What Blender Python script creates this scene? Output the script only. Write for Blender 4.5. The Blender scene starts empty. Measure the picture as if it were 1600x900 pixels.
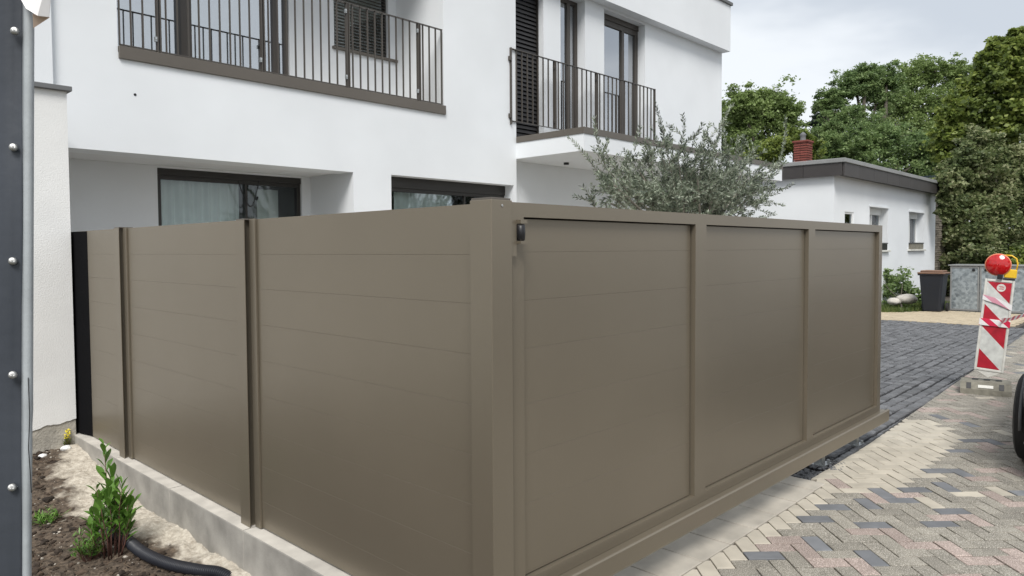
import bpy, bmesh, math, random
import numpy as np
from mathutils import Matrix, Vector, noise

random.seed(7)
RNG = np.random.default_rng(11)
sc = bpy.context.scene
COL = sc.collection

# ------------------------------------------------------------------ camera
F_PX, CX, CY, CAM_H = 1128.0, 800.0, 434.0, 1.61
ROLL, PITCH, YAW = 0.0058, math.atan(44 / 1128.0), math.radians(43.6254525974445)
RT = Vector((math.sin(YAW), -math.cos(YAW), 0))
FW = Vector((math.cos(YAW), math.sin(YAW), 0))
UP = Vector((0, 0, 1))
_f = FW * math.cos(PITCH) - UP * math.sin(PITCH)
_u = FW * math.sin(PITCH) + UP * math.cos(PITCH)
_x = RT * math.cos(ROLL) - _u * math.sin(ROLL)
_y = RT * math.sin(ROLL) + _u * math.cos(ROLL)
cam_d = bpy.data.cameras.new('camera')
cam = bpy.data.objects.new('camera', cam_d)
COL.objects.link(cam)
m = Matrix((_x, _y, -_f)).transposed().to_4x4()
m.translation = Vector((0, 0, CAM_H))
cam.matrix_world = m
cam_d.sensor_width = 36
cam_d.lens = F_PX / 1600 * 36
cam_d.shift_y = -(450 - CY) / 1600
cam_d.clip_start = 0.05
cam_d.clip_end = 1500
sc.camera = cam


def at(px, py, D):
    """a point D metres in front of the camera position, read off the photograph"""
    r = _x * (px - CX) + _y * (CY - py) + _f * F_PX
    d = r.dot(FW)
    return Vector((0, 0, CAM_H)) + r * (D / d)


# ------------------------------------------------------------------ world, sun, exposure
SUN_EL, SUN_AZ = 50.0, 221.0     # azimuth of the sun seen from the scene, degrees from +X
w = bpy.data.worlds.new('World')
sc.world = w
w.use_nodes = True
nt = w.node_tree
nt.nodes.clear()
N = nt.nodes.new
out = N('ShaderNodeOutputWorld')
bg = N('ShaderNodeBackground')
sky = N('ShaderNodeTexSky')
sky.sky_type = 'NISHITA'
sky.sun_disc = False
sky.sun_elevation = math.radians(SUN_EL)
sky.sun_rotation = math.radians(90 - SUN_AZ)
sky.air_density = 1.0
sky.dust_density = 3.0
bg.inputs[1].default_value = 0.1
tc = N('ShaderNodeTexCoord')
mp = N('ShaderNodeMapping')
mp.inputs['Scale'].default_value = (1.0, 1.3, 3.4)
mp.inputs['Rotation'].default_value = (0.0, 0.25, 0.5)
nz = N('ShaderNodeTexNoise')
nz.inputs['Scale'].default_value = 1.5
nz.inputs['Detail'].default_value = 5.0
nz.inputs['Roughness'].default_value = 0.5
cr = N('ShaderNodeValToRGB')
cr.color_ramp.interpolation = 'EASE'
cr.color_ramp.elements[0].position = 0.40
cr.color_ramp.elements[0].color = (4.3, 4.65, 5.1, 1)
cr.color_ramp.elements[1].position = 0.57
cr.color_ramp.elements[1].color = (6.3, 6.55, 6.8, 1)
mixc = N('ShaderNodeMix')
mixc.data_type = 'RGBA'
mixc.inputs[0].default_value = 0.92
L = nt.links.new
L(tc.outputs['Generated'], mp.inputs[0]); L(mp.outputs[0], nz.inputs[0])
L(nz.outputs[0], cr.inputs[0])
L(sky.outputs[0], mixc.inputs[6]); L(cr.outputs[0], mixc.inputs[7])
L(mixc.outputs[2], bg.inputs[0]); L(bg.outputs[0], out.inputs[0])

sun_d = bpy.data.lights.new('sun', 'SUN')
sun_d.energy = 2.2
sun_d.angle = math.radians(24)
sun_d.color = (1.0, 0.97, 0.92)
sun = bpy.data.objects.new('sun', sun_d)
COL.objects.link(sun)
sd = Vector((math.cos(math.radians(SUN_AZ)) * math.cos(math.radians(SUN_EL)),
             math.sin(math.radians(SUN_AZ)) * math.cos(math.radians(SUN_EL)),
             math.sin(math.radians(SUN_EL))))
sun.rotation_euler = sd.to_track_quat('Z', 'Y').to_euler()
sc.view_settings.view_transform = 'Standard'
sc.view_settings.look = 'None'
sc.view_settings.exposure = 0.62
sc.view_settings.gamma = 1
sc.view_settings.use_curve_mapping = False


# ------------------------------------------------------------------ materials
def newmat(name):
    mt = bpy.data.materials.new(name)
    mt.use_nodes = True
    t = mt.node_tree
    return mt, t, t.nodes['Principled BSDF'], t.nodes.new, t.links.new


def pm(name, col, rough=0.6, var=0.0, scale=3.0, col2=None, bump=0.0, bscale=60.0, bdist=0.004,
       metallic=0.0, spec=0.5, rnd=0.0, speck=None, sscale=400.0, island=0.0, coat=0.0, detail=4.0):
    """procedural material: base colour mixed by world-space noise, optional speckle, bump and per-object tone"""
    mt, t, b, N, L = newmat(name)
    b.inputs['Roughness'].default_value = rough
    b.inputs['Metallic'].default_value = metallic
    b.inputs['Specular IOR Level'].default_value = spec
    b.inputs['Coat Weight'].default_value = coat
    g = N('ShaderNodeNewGeometry')
    n1 = N('ShaderNodeTexNoise'); n1.inputs['Scale'].default_value = scale; n1.inputs['Detail'].default_value = detail
    L(g.outputs['Position'], n1.inputs['Vector'])
    c2 = col2 if col2 else tuple(max(0, c * (1 - var)) for c in col)
    mx = N('ShaderNodeMix'); mx.data_type = 'RGBA'
    rp = N('ShaderNodeMapRange'); rp.inputs[1].default_value = 0.3; rp.inputs[2].default_value = 0.7
    L(n1.outputs[0], rp.inputs[0]); L(rp.outputs[0], mx.inputs[0])
    mx.inputs[6].default_value = (*col, 1); mx.inputs[7].default_value = (*c2, 1)
    last = mx.outputs[2]
    if speck:
        n2 = N('ShaderNodeTexNoise'); n2.inputs['Scale'].default_value = sscale; n2.inputs['Detail'].default_value = 2
        L(g.outputs['Position'], n2.inputs['Vector'])
        r2 = N('ShaderNodeMapRange'); r2.inputs[1].default_value = 0.52; r2.inputs[2].default_value = 0.62
        L(n2.outputs[0], r2.inputs[0])
        m2 = N('ShaderNodeMix'); m2.data_type = 'RGBA'
        L(r2.outputs[0], m2.inputs[0]); L(last, m2.inputs[6]); m2.inputs[7].default_value = (*speck, 1)
        last = m2.outputs[2]
    if rnd or island:
        if island:
            src = g.outputs['Random Per Island']; amt = island
        else:
            oi = N('ShaderNodeObjectInfo'); src = oi.outputs['Random']; amt = rnd
        r3 = N('ShaderNodeMapRange'); r3.inputs[3].default_value = 1 - amt; r3.inputs[4].default_value = 1 + amt
        L(src, r3.inputs[0])
        vm = N('ShaderNodeVectorMath'); vm.operation = 'SCALE'
        L(last, vm.inputs[0]); L(r3.outputs[0], vm.inputs['Scale'])
        last = vm.outputs[0]
    L(last, b.inputs['Base Color'])
    if bump:
        n4 = N('ShaderNodeTexNoise'); n4.inputs['Scale'].default_value = bscale; n4.inputs['Detail'].default_value = 5
        L(g.outputs['Position'], n4.inputs['Vector'])
        bp = N('ShaderNodeBump'); bp.inputs['Strength'].default_value = bump; bp.inputs['Distance'].default_value = bdist
        L(n4.outputs[0], bp.inputs['Height']); L(bp.outputs[0], b.inputs['Normal'])
    return mt


def leafmat(name, c1, c2, c3, rough=0.5, trans=0.45):
    """leaf: colour by clump noise and per leaf, some light passing through"""
    mt, t, b, N, L = newmat(name)
    g = N('ShaderNodeNewGeometry')
    n1 = N('ShaderNodeTexNoise'); n1.inputs['Scale'].default_value = 0.9; n1.inputs['Detail'].default_value = 3
    L(g.outputs['Position'], n1.inputs['Vector'])
    add = N('ShaderNodeMath'); add.operation = 'MULTIPLY_ADD'; add.inputs[1].default_value = 0.5
    L(g.outputs['Random Per Island'], add.inputs[0]); L(n1.outputs[0], add.inputs[2])
    cr = N('ShaderNodeValToRGB')
    cr.color_ramp.elements[0].position = 0.45; cr.color_ramp.elements[0].color = (*c1, 1)
    cr.color_ramp.elements[1].position = 1.0; cr.color_ramp.elements[1].color = (*c3, 1)
    e = cr.color_ramp.elements.new(0.74); e.color = (*c2, 1)
    L(add.outputs[0], cr.inputs[0])
    L(cr.outputs[0], b.inputs['Base Color'])
    b.inputs['Roughness'].default_value = rough
    tr = N('ShaderNodeBsdfTranslucent'); L(cr.outputs[0], tr.inputs[0])
    ms = N('ShaderNodeMixShader'); ms.inputs[0].default_value = trans
    L(b.outputs[0], ms.inputs[1]); L(tr.outputs[0], ms.inputs[2])
    L(ms.outputs[0], t.nodes['Material Output'].inputs[0])
    return mt


def glassmat(name, tint=(0.75, 0.82, 0.82), refl=0.16):
    mt, t, b, N, L = newmat(name)
    tr = N('ShaderNodeBsdfTransparent'); tr.inputs[0].default_value = (*tint, 1)
    gl = N('ShaderNodeBsdfGlossy'); gl.inputs['Roughness'].default_value = 0.015
    gl.inputs[0].default_value = (0.93, 0.96, 1, 1)
    fr = N('ShaderNodeFresnel'); fr.inputs[0].default_value = 1.5
    ad = N('ShaderNodeMath'); ad.operation = 'ADD'; ad.inputs[1].default_value = refl; ad.use_clamp = True
    L(fr.outputs[0], ad.inputs[0])
    ms = N('ShaderNodeMixShader'); L(ad.outputs[0], ms.inputs[0]); L(tr.outputs[0], ms.inputs[1]); L(gl.outputs[0], ms.inputs[2])
    L(ms.outputs[0], t.nodes['Material Output'].inputs[0])
    t.nodes.remove(b)
    return mt


M = {}
M['stucco'] = pm('white_render', (0.785, 0.81, 0.835), 0.85, 0.10, 0.7, bump=0.5, bscale=170, bdist=0.003)
M['stucco_pier'] = pm('rough_render', (0.80, 0.80, 0.79), 0.9, 0.08, 2.5, bump=0.55, bscale=95, bdist=0.0045)
M['stucco_base'] = pm('damp_plinth', (0.50, 0.47, 0.41), 0.95, 0.45, 9, bump=0.8, bscale=60, bdist=0.008)
M['taupe'] = pm('taupe_powder_coat', (0.225, 0.194, 0.148), 0.36, 0.10, 0.9, bump=0.03, bscale=900, bdist=0.0005, metallic=0.5)
M['taupe_rail'] = pm('bronze_rail_paint', (0.072, 0.063, 0.054), 0.4, 0.1, 2)
M['taupe_sill'] = pm('bronze_sheet', (0.115, 0.101, 0.085), 0.42, 0.1, 1.5)
M['dark_frame'] = pm('dark_bronze_frame', (0.030, 0.027, 0.024), 0.4, 0.1, 2)
M['brown_frame'] = pm('bronze_frame', (0.060, 0.051, 0.043), 0.4, 0.1, 2)
M['shutter'] = pm('blind_slat', (0.022, 0.021, 0.022), 0.45, 0.1, 3)
M['glass'] = glassmat('window_glass', (0.93, 0.96, 0.95), 0.0)
M['glass_bright'] = glassmat('coated_glass', (0.45, 0.5, 0.5), 0.42)
M['curtain'] = pm('sheer_curtain', (0.80, 0.85, 0.84), 0.9, 0.1, 4)
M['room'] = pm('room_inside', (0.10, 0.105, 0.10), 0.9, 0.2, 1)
M['ceil'] = pm('soffit_render', (0.72, 0.73, 0.74), 0.9, 0.04, 1)
M['concrete'] = pm('cast_concrete', (0.40, 0.38, 0.345), 0.85, 0.45, 5, bump=0.5, bscale=90, bdist=0.003, detail=8)
M['concrete_top'] = pm('concrete_top', (0.58, 0.55, 0.50), 0.85, 0.25, 9, bump=0.4, bscale=150, bdist=0.002)
M['slab'] = pm('beige_slab', (0.50, 0.46, 0.395), 0.8, 0.35, 5.0, bump=0.25, bscale=200, bdist=0.002, rnd=0.09)
M['paver_grey'] = pm('grey_exposed_paver', (0.255, 0.235, 0.198), 0.85, 0.42, 6, bump=0.5, bscale=350, bdist=0.002, rnd=0.13, speck=(0.50, 0.47, 0.41), sscale=210)
M['paver_pink'] = pm('pink_exposed_paver', (0.325, 0.262, 0.232), 0.85, 0.3, 5, bump=0.5, bscale=350, bdist=0.002, rnd=0.12, speck=(0.60, 0.50, 0.45), sscale=210)
M['paver_blue'] = pm('blue_grey_paver', (0.190, 0.198, 0.212), 0.75, 0.3, 7, bump=0.3, bscale=300, bdist=0.001, rnd=0.15)
M['paver_beige'] = pm('beige_paver', (0.52, 0.475, 0.395), 0.8, 0.25, 6, bump=0.2, bscale=300, bdist=0.001, rnd=0.08)
M['cobble'] = pm('dark_cobble', (0.138, 0.141, 0.149), 0.62, 0.3, 5, bump=0.5, bscale=120, bdist=0.003, rnd=0.30)
M['cobble_st'] = pm('dark_cobble_far', (0.138, 0.141, 0.149), 0.62, 0.3, 5, bump=0.5, bscale=120, bdist=0.003, island=0.30)
M['path'] = pm('pale_path_paver', (0.50, 0.42, 0.30), 0.85, 0.25, 4, island=0.12)
M['joint'] = pm('joint_sand', (0.085, 0.075, 0.062), 0.95, 0.3, 30)
M['joint_dark'] = pm('dark_joint', (0.018, 0.018, 0.02), 0.95, 0.3, 30)
M['earth'] = pm('far_ground', (0.10, 0.095, 0.06), 0.95, 0.4, 0.5)
M['rivet'] = pm('zinc_rivet', (0.50, 0.50, 0.49), 0.45, 0.2, 60, metallic=0.7)
M['steel'] = pm('galvanised_steel', (0.55, 0.57, 0.57), 0.4, 0.35, 25, metallic=0.8)
M['tarp'] = pm('dark_tarp', (0.052, 0.060, 0.075), 0.42, 0.25, 3.0, bump=0.25, bscale=14, bdist=0.01)
M['hem'] = pm('pale_hem', (0.42, 0.45, 0.47), 0.5, 0.25, 9, bump=0.3, bscale=25, bdist=0.005)
M['flap'] = pm('white_flap', (0.80, 0.78, 0.77), 0.55, 0.05, 5)
M['peach'] = pm('flap_underside', (0.75, 0.58, 0.48), 0.6, 0.1, 5)
M['hose'] = pm('black_hose', (0.022, 0.024, 0.032), 0.42, 0.2, 6)
M['shade_black'] = pm('painted_shade', (0.006, 0.006, 0.007), 0.95, 0.1, 5, spec=0.08)  # matte black standing in for shade at the wall end and gate gaps
M['black'] = pm('black_plastic', (0.012, 0.012, 0.014), 0.4, 0.1, 5)
M['stone'] = pm('pale_pebble', (0.48, 0.44, 0.38), 0.85, 0.4, 30, island=0.35)
M['clod'] = pm('soil_clod', (0.075, 0.052, 0.036), 0.95, 0.6, 30, island=0.6, bump=0.7, bscale=160, bdist=0.004)
M['root'] = pm('dry_root', (0.17, 0.12, 0.08), 0.9, 0.4, 40, island=0.4)
M['bark'] = pm('grey_bark', (0.11, 0.095, 0.075), 0.9, 0.4, 5, bump=0.7, bscale=25, bdist=0.02)
M['bark_olive'] = pm('olive_bark', (0.20, 0.185, 0.15), 0.9, 0.3, 12)
M['stem_red'] = pm('reddish_stem', (0.13, 0.06, 0.045), 0.7, 0.3, 20)
M['brick'] = pm('chimney_brick', (0.22, 0.060, 0.045), 0.85, 0.25, 12, rnd=0.18)
M['mortar'] = pm('mortar', (0.09, 0.075, 0.065), 0.95, 0.1, 10)
M['flash'] = pm('light_flashing', (0.27, 0.275, 0.275), 0.5, 0.2, 2)
M['fascia'] = pm('dark_fascia', (0.050, 0.045, 0.044), 0.55, 0.2, 2)
M['roof'] = pm('roof_felt', (0.16, 0.165, 0.17), 0.8, 0.2, 2)
M['solar'] = pm('solar_glass', (0.02, 0.028, 0.05), 0.18, 0.1, 2)
M['wfrm'] = pm('white_frame', (0.72, 0.73, 0.72), 0.5, 0.05, 2)
M['strip'] = pm('ledge_stone', (0.28, 0.245, 0.20), 0.9, 0.35, 14, island=0.3)
M['bin'] = pm('dark_bin', (0.008, 0.011, 0.018), 0.5, 0.15, 4)
M['binlid'] = pm('brown_lid', (0.21, 0.125, 0.085), 0.5, 0.15, 6)
M['zinc'] = None
M['plastic_white'] = pm('dirty_white_plastic', (0.72, 0.71, 0.66), 0.5, 0.22, 14)
M['lamp_red'] = pm('red_lens', (0.55, 0.010, 0.012), 0.12, 0.3, 60, coat=0.6)
M['lamp_rim'] = pm('orange_rim', (0.75, 0.24, 0.13), 0.4, 0.1, 10)
M['lamp_yellow'] = pm('yellow_plastic', (0.80, 0.50, 0.02), 0.4, 0.1, 10)
M['foot'] = pm('recycled_foot', (0.26, 0.245, 0.20), 0.85, 0.4, 16, bump=0.5, bscale=70, bdist=0.005)
M['paint_black'] = pm('black_car_paint', (0.008, 0.009, 0.012), 0.22, 0.1, 3, coat=0.8)
M['tyre'] = pm('tyre_rubber', (0.016, 0.016, 0.017), 0.75, 0.2, 30, bump=0.3, bscale=90, bdist=0.003)
M['grey_trim'] = pm('grey_trim', (0.11, 0.115, 0.125), 0.4, 0.1, 10)
M['headlight'] = pm('headlight_lens', (0.5, 0.52, 0.55), 0.1, 0.1, 10, coat=0.8)
M['grass'] = leafmat('grass_blade', (0.05, 0.085, 0.02), (0.10, 0.15, 0.035), (0.19, 0.22, 0.07))
M['leaf_a'] = leafmat('leaf_fresh', (0.12, 0.17, 0.055), (0.23, 0.32, 0.10), (0.34, 0.43, 0.17))
M['leaf_b'] = leafmat('leaf_deep', (0.09, 0.145, 0.055), (0.19, 0.28, 0.10), (0.28, 0.37, 0.15))
M['leaf_c'] = leafmat('leaf_maple', (0.075, 0.11, 0.03), (0.18, 0.24, 0.05), (0.34, 0.40, 0.10))
M['leaf_d'] = leafmat('leaf_ivy', (0.085, 0.12, 0.045), (0.19, 0.235, 0.095), (0.42, 0.43, 0.24))
M['leaf_dark'] = leafmat('leaf_conifer', (0.014, 0.026, 0.018), (0.025, 0.045, 0.03), (0.05, 0.07, 0.045))
M['leaf_olive'] = leafmat('leaf_olive', (0.036, 0.050, 0.036), (0.125, 0.158, 0.100), (0.36, 0.40, 0.31), 0.45, 0.15)
M['leaf_plant'] = leafmat('leaf_laurel', (0.05, 0.14, 0.02), (0.09, 0.21, 0.03), (0.17, 0.30, 0.06), 0.35, 0.25)
M['weed_yellow'] = pm('yellow_flower', (0.75, 0.62, 0.04), 0.6, 0.1, 10)


def zincmat():
    mt, t, b, N, L = newmat('spangled_zinc')
    g = N('ShaderNodeNewGeometry'); v = N('ShaderNodeTexVoronoi'); v.inputs['Scale'].default_value = 16
    n = N('ShaderNodeTexNoise'); n.inputs['Scale'].default_value = 11; n.inputs['Detail'].default_value = 6
    L(g.outputs['Position'], v.inputs['Vector']); L(g.outputs['Position'], n.inputs['Vector'])
    s = N('ShaderNodeSeparateColor'); L(v.outputs['Color'], s.inputs[0])
    ad = N('ShaderNodeMath'); ad.operation = 'MULTIPLY_ADD'; ad.inputs[1].default_value = 0.45
    L(s.outputs[0], ad.inputs[0]); L(n.outputs[0], ad.inputs[2])
    cr = N('ShaderNodeValToRGB')
    cr.color_ramp.elements[0].position = 0.35; cr.color_ramp.elements[0].color = (0.17, 0.20, 0.22, 1)
    cr.color_ramp.elements[1].position = 0.95; cr.color_ramp.elements[1].color = (0.42, 0.47, 0.50, 1)
    L(ad.outputs[0], cr.inputs[0]); L(cr.outputs[0], b.inputs['Base Color'])
    b.inputs['Metallic'].default_value = 0.45; b.inputs['Roughness'].default_value = 0.45
    return mt


M['zinc'] = zincmat()


def soilmat():
    """dark garden soil with a heap of pale sand along the kerb"""
    mt, t, b, N, L = newmat('soil_and_sand')
    g = N('ShaderNodeNewGeometry')
    at_ = N('ShaderNodeAttribute'); at_.attribute_name = 'sand'
    n1 = N('ShaderNodeTexNoise'); n1.inputs['Scale'].default_value = 26; n1.inputs['Detail'].default_value = 8; n1.inputs['Roughness'].default_value = 0.7
    L(g.outputs['Position'], n1.inputs['Vector'])
    n2 = N('ShaderNodeTexNoise'); n2.inputs['Scale'].default_value = 6; n2.inputs['Detail'].default_value = 6
    L(g.outputs['Position'], n2.inputs['Vector'])
    soil = N('ShaderNodeValToRGB')
    soil.color_ramp.elements[0].position = 0.35; soil.color_ramp.elements[0].color = (0.022, 0.015, 0.010, 1)
    soil.color_ramp.elements[1].position = 0.72; soil.color_ramp.elements[1].color = (0.19, 0.145, 0.105, 1)
    L(n1.outputs[0], soil.inputs[0])
    sand = N('ShaderNodeValToRGB')
    sand.color_ramp.elements[0].position = 0.3; sand.color_ramp.elements[0].color = (0.31, 0.265, 0.21, 1)
    sand.color_ramp.elements[1].position = 0.62; sand.color_ramp.elements[1].color = (0.57, 0.525, 0.445, 1)
    L(n1.outputs[0], sand.inputs[0])
    ad = N('ShaderNodeMath'); ad.operation = 'ADD'
    s1 = N('ShaderNodeMath'); s1.operation = 'MULTIPLY_ADD'; s1.inputs[1].default_value = 1.3; s1.inputs[2].default_value = -0.65
    L(n2.outputs[0], s1.inputs[0]); L(s1.outputs[0], ad.inputs[0]); L(at_.outputs['Fac'], ad.inputs[1])
    mr = N('ShaderNodeMapRange'); mr.inputs[1].default_value = 0.38; mr.inputs[2].default_value = 0.62
    L(ad.outputs[0], mr.inputs[0])
    mx = N('ShaderNodeMix'); mx.data_type = 'RGBA'
    L(mr.outputs[0], mx.inputs[0]); L(soil.outputs[0], mx.inputs[6]); L(sand.outputs[0], mx.inputs[7])
    L(mx.outputs[2], b.inputs['Base Color']); b.inputs['Roughness'].default_value = 0.95
    bp = N('ShaderNodeBump'); bp.inputs['Strength'].default_value = 0.8; bp.inputs['Distance'].default_value = 0.012
    n3 = N('ShaderNodeTexNoise'); n3.inputs['Scale'].default_value = 70; n3.inputs['Detail'].default_value = 8
    L(g.outputs['Position'], n3.inputs['Vector']); L(n3.outputs[0], bp.inputs['Height']); L(bp.outputs[0], b.inputs['Normal'])
    return mt


def stripemat(name, axis, period, off, colA, colB, dirty=0.2, slope=1.0):
    """two-colour diagonal print read in the object's own coordinates"""
    mt, t, b, N, L = newmat(name)
    tcx = N('ShaderNodeTexCoord'); sp = N('ShaderNodeSeparateXYZ'); L(tcx.outputs['Object'], sp.inputs[0])
    s = N('ShaderNodeMath'); s.operation = 'MULTIPLY_ADD'; s.inputs[1].default_value = slope
    L(sp.outputs[axis], s.inputs[0]); L(sp.outputs[2], s.inputs[2])
    a = N('ShaderNodeMath'); a.operation = 'ADD'; a.inputs[1].default_value = off; L(s.outputs[0], a.inputs[0])
    d = N('ShaderNodeMath'); d.operation = 'DIVIDE'; d.inputs[1].default_value = period; L(a.outputs[0], d.inputs[0])
    f = N('ShaderNodeMath'); f.operation = 'FRACT'; L(d.outputs[0], f.inputs[0])
    gt = N('ShaderNodeMath'); gt.operation = 'GREATER_THAN'; gt.inputs[1].default_value = 0.5; L(f.outputs[0], gt.inputs[0])
    mx = N('ShaderNodeMix'); mx.data_type = 'RGBA'; L(gt.outputs[0], mx.inputs[0])
    mx.inputs[6].default_value = (*colA, 1); mx.inputs[7].default_value = (*colB, 1)
    n = N('ShaderNodeTexNoise'); n.inputs['Scale'].default_value = 18; n.inputs['Detail'].default_value = 6; L(tcx.outputs['Object'], n.inputs['Vector'])
    mr = N('ShaderNodeMapRange'); mr.inputs[1].default_value = 0.35; mr.inputs[2].default_value = 0.7; mr.inputs[3].default_value = 1; mr.inputs[4].default_value = 1 - dirty
    L(n.outputs[0], mr.inputs[0])
    vm = N('ShaderNodeVectorMath'); vm.operation = 'SCALE'; L(mx.outputs[2], vm.inputs[0]); L(mr.outputs[0], vm.inputs['Scale'])
    L(vm.outputs[0], b.inputs['Base Color']); b.inputs['Roughness'].default_value = 0.4
    return mt


# ------------------------------------------------------------------ helpers
def tag(o, label=None, cat=None, group=None, kind=None):
    if label: o['label'] = label
    if cat: o['category'] = cat
    if group: o['group'] = group
    if kind: o['kind'] = kind
    return o


def empty(name, label=None, cat=None, loc=(0, 0, 0), group=None, kind=None, rz=0):
    o = bpy.data.objects.new(name, None)
    COL.objects.link(o)
    o.location = loc
    o.rotation_euler = (0, 0, rz)
    o.empty_display_size = 0.2
    return tag(o, label, cat, group, kind)


def link(name, me, parent=None, world=True):
    o = bpy.data.objects.new(name, me)
    COL.objects.link(o)
    if parent is not None:
        o.parent = parent
    return o


class MB:
    """collects faces; build() links them as one mesh object (coordinates relative to org)"""
    def __init__(s):
        s.v = []; s.f = []

    def face(s, pts):
        n = len(s.v); s.v += [tuple(p) for p in pts]; s.f.append(tuple(range(n, n + len(pts))))
        return s

    def box(s, x0, x1, y0, y1, z0, z1, ch=0.0):
        n = len(s.v)
        if ch <= 0:
            s.v += [(x, y, z) for z in (z0, z1) for y in (y0, y1) for x in (x0, x1)]
            s.f += [tuple(n + i for i in q) for q in ((0, 2, 3, 1), (4, 5, 7, 6), (0, 1, 5, 4), (2, 6, 7, 3), (0, 4, 6, 2), (1, 3, 7, 5))]
        else:
            c = ch
            bm = bmesh.new()
            bmesh.ops.create_cube(bm, size=1)
            for vv in bm.verts:
                vv.co = Vector((x0 + (vv.co.x + .5) * (x1 - x0), y0 + (vv.co.y + .5) * (y1 - y0), z0 + (vv.co.z + .5) * (z1 - z0)))
            bmesh.ops.bevel(bm, geom=bm.edges[:], offset=c, segments=1, affect='EDGES', profile=0.5)
            s.add_bm(bm)
        return s

    def add_bm(s, bm, mat=None):
        n = len(s.v)
        bm.verts.index_update()
        s.v += [tuple((mat @ v.co) if mat else v.co) for v in bm.verts]
        s.f += [tuple(n + v.index for v in f.verts) for f in bm.faces]
        bm.free()
        return s

    def tube(s, pts, r, seg=8, cap=True):
        pts = [Vector(p) for p in pts]
        rs = r if isinstance(r, (list, tuple)) else [r] * len(pts)
        n0 = len(s.v); nrm = None
        for i, p in enumerate(pts):
            d = (pts[min(i + 1, len(pts) - 1)] - pts[max(i - 1, 0)])
            if d.length < 1e-9: d = Vector((0, 0, 1))
            d.normalize()
            if nrm is None:
                nrm = d.orthogonal().normalized()
            else:
                nrm = (nrm - d * nrm.dot(d))
                nrm = nrm.normalized() if nrm.length > 1e-6 else d.orthogonal().normalized()
            bn = d.cross(nrm)
            for k in range(seg):
                a = 2 * math.pi * k / seg
                s.v.append(tuple(p + (nrm * math.cos(a) + bn * math.sin(a)) * rs[i]))
        for i in range(len(pts) - 1):
            for k in range(seg):
                a = n0 + i * seg + k; b = n0 + i * seg + (k + 1) % seg
                s.f.append((a, b, b + seg, a + seg))
        if cap:
            s.f.append(tuple(n0 + k for k in reversed(range(seg))))
            s.f.append(tuple(n0 + (len(pts) - 1) * seg + k for k in range(seg)))
        return s

    def cyl(s, c, axis, r, h, seg=16):
        c = Vector(c); a = Vector(axis).normalized()
        return s.tube([c - a * h / 2, c + a * h / 2], r, seg)

    def lathe(s, c, axis, prof, seg=24):
        """prof: list of (distance along axis, radius)"""
        c = Vector(c); a = Vector(axis).normalized()
        return s.tube([c + a * p[0] for p in prof], [max(p[1], 1e-4) for p in prof], seg)

    def prism(s, poly, z0, z1):
        n = len(poly); k = len(s.v)
        s.v += [(p[0], p[1], z0) for p in poly] + [(p[0], p[1], z1) for p in poly]
        s.f.append(tuple(k + i for i in reversed(range(n)))); s.f.append(tuple(k + n + i for i in range(n)))
        for i in range(n):
            j = (i + 1) % n
            s.f.append((k + i, k + j, k + n + j, k + n + i))
        return s

    def mesh(s, name, mat, org=(0, 0, 0), smooth=False):
        me = bpy.data.meshes.new(name)
        o = Vector(org)
        me.from_pydata([tuple(Vector(v) - o) for v in s.v], [], s.f)
        if mat: me.materials.append(mat)
        if smooth:
            me.shade_smooth()
        me.update()
        return me

    def build(s, name, mat, parent=None, org=None, smooth=False, sharp=None):
        """geometry is given in world coordinates; org is the part's own origin"""
        pw = Vector(parent['_w']) if parent is not None and parent.get('_w') is not None else Vector((0, 0, 0))
        base = Vector(org) if org is not None else pw
        me = s.mesh(name, mat, base, smooth)
        o = link(name, me, parent)
        o.location = base - pw
        o['_w'] = tuple(base)
        if sharp:
            me.set_sharp_from_angle(angle=math.radians(sharp))
        return o


def wempty(name, loc, label=None, cat=None, group=None, kind=None):
    """Empty at a thing's base; parts are modelled in world coordinates"""
    o = empty(name, label, cat, loc, group, kind)
    o['_w'] = tuple(loc)
    return o


def wall_grid(a_cuts, b_cuts, hole, to3, t0, t1):
    """a wall with openings: a,b in-plane cuts, hole(a,b)->bool, to3(a,b,t) maps to 3D, t0 front t1 back"""
    mb = MB()
    na, nb = len(a_cuts) - 1, len(b_cuts) - 1
    solid = [[not hole((a_cuts[i] + a_cuts[i + 1]) / 2, (b_cuts[j] + b_cuts[j + 1]) / 2) for j in range(nb)] for i in range(na)]
    for i in range(na):
        for j in range(nb):
            if not solid[i][j]: continue
            a0, a1, b0, b1 = a_cuts[i], a_cuts[i + 1], b_cuts[j], b_cuts[j + 1]
            for t in (t0, t1):
                mb.face([to3(a0, b0, t), to3(a1, b0, t), to3(a1, b1, t), to3(a0, b1, t)])
            if i == 0 or not solid[i - 1][j]: mb.face([to3(a0, b0, t0), to3(a0, b1, t0), to3(a0, b1, t1), to3(a0, b0, t1)])
            if i == na - 1 or not solid[i + 1][j]: mb.face([to3(a1, b0, t0), to3(a1, b1, t0), to3(a1, b1, t1), to3(a1, b0, t1)])
            if j == 0 or not solid[i][j - 1]: mb.face([to3(a0, b0, t0), to3(a1, b0, t0), to3(a1, b0, t1), to3(a0, b0, t1)])
            if j == nb - 1 or not solid[i][j + 1]: mb.face([to3(a0, b1, t0), to3(a1, b1, t0), to3(a1, b1, t1), to3(a0, b1, t1)])
    return mb


def quads_mesh(name, P, mat):
    """P: (n,4,3) array of leaf quads"""
    n = len(P)
    me = bpy.data.meshes.new(name)
    me.vertices.add(n * 4)
    me.vertices.foreach_set('co', P.reshape(-1).astype(np.float32))
    me.loops.add(n * 4)
    me.loops.foreach_set('vertex_index', np.arange(n * 4, dtype=np.int32))
    me.polygons.add(n)
    me.polygons.foreach_set('loop_start', np.arange(0, n * 4, 4, dtype=np.int32))
    me.materials.append(mat)
    me.update(calc_edges=True)
    return me


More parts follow.
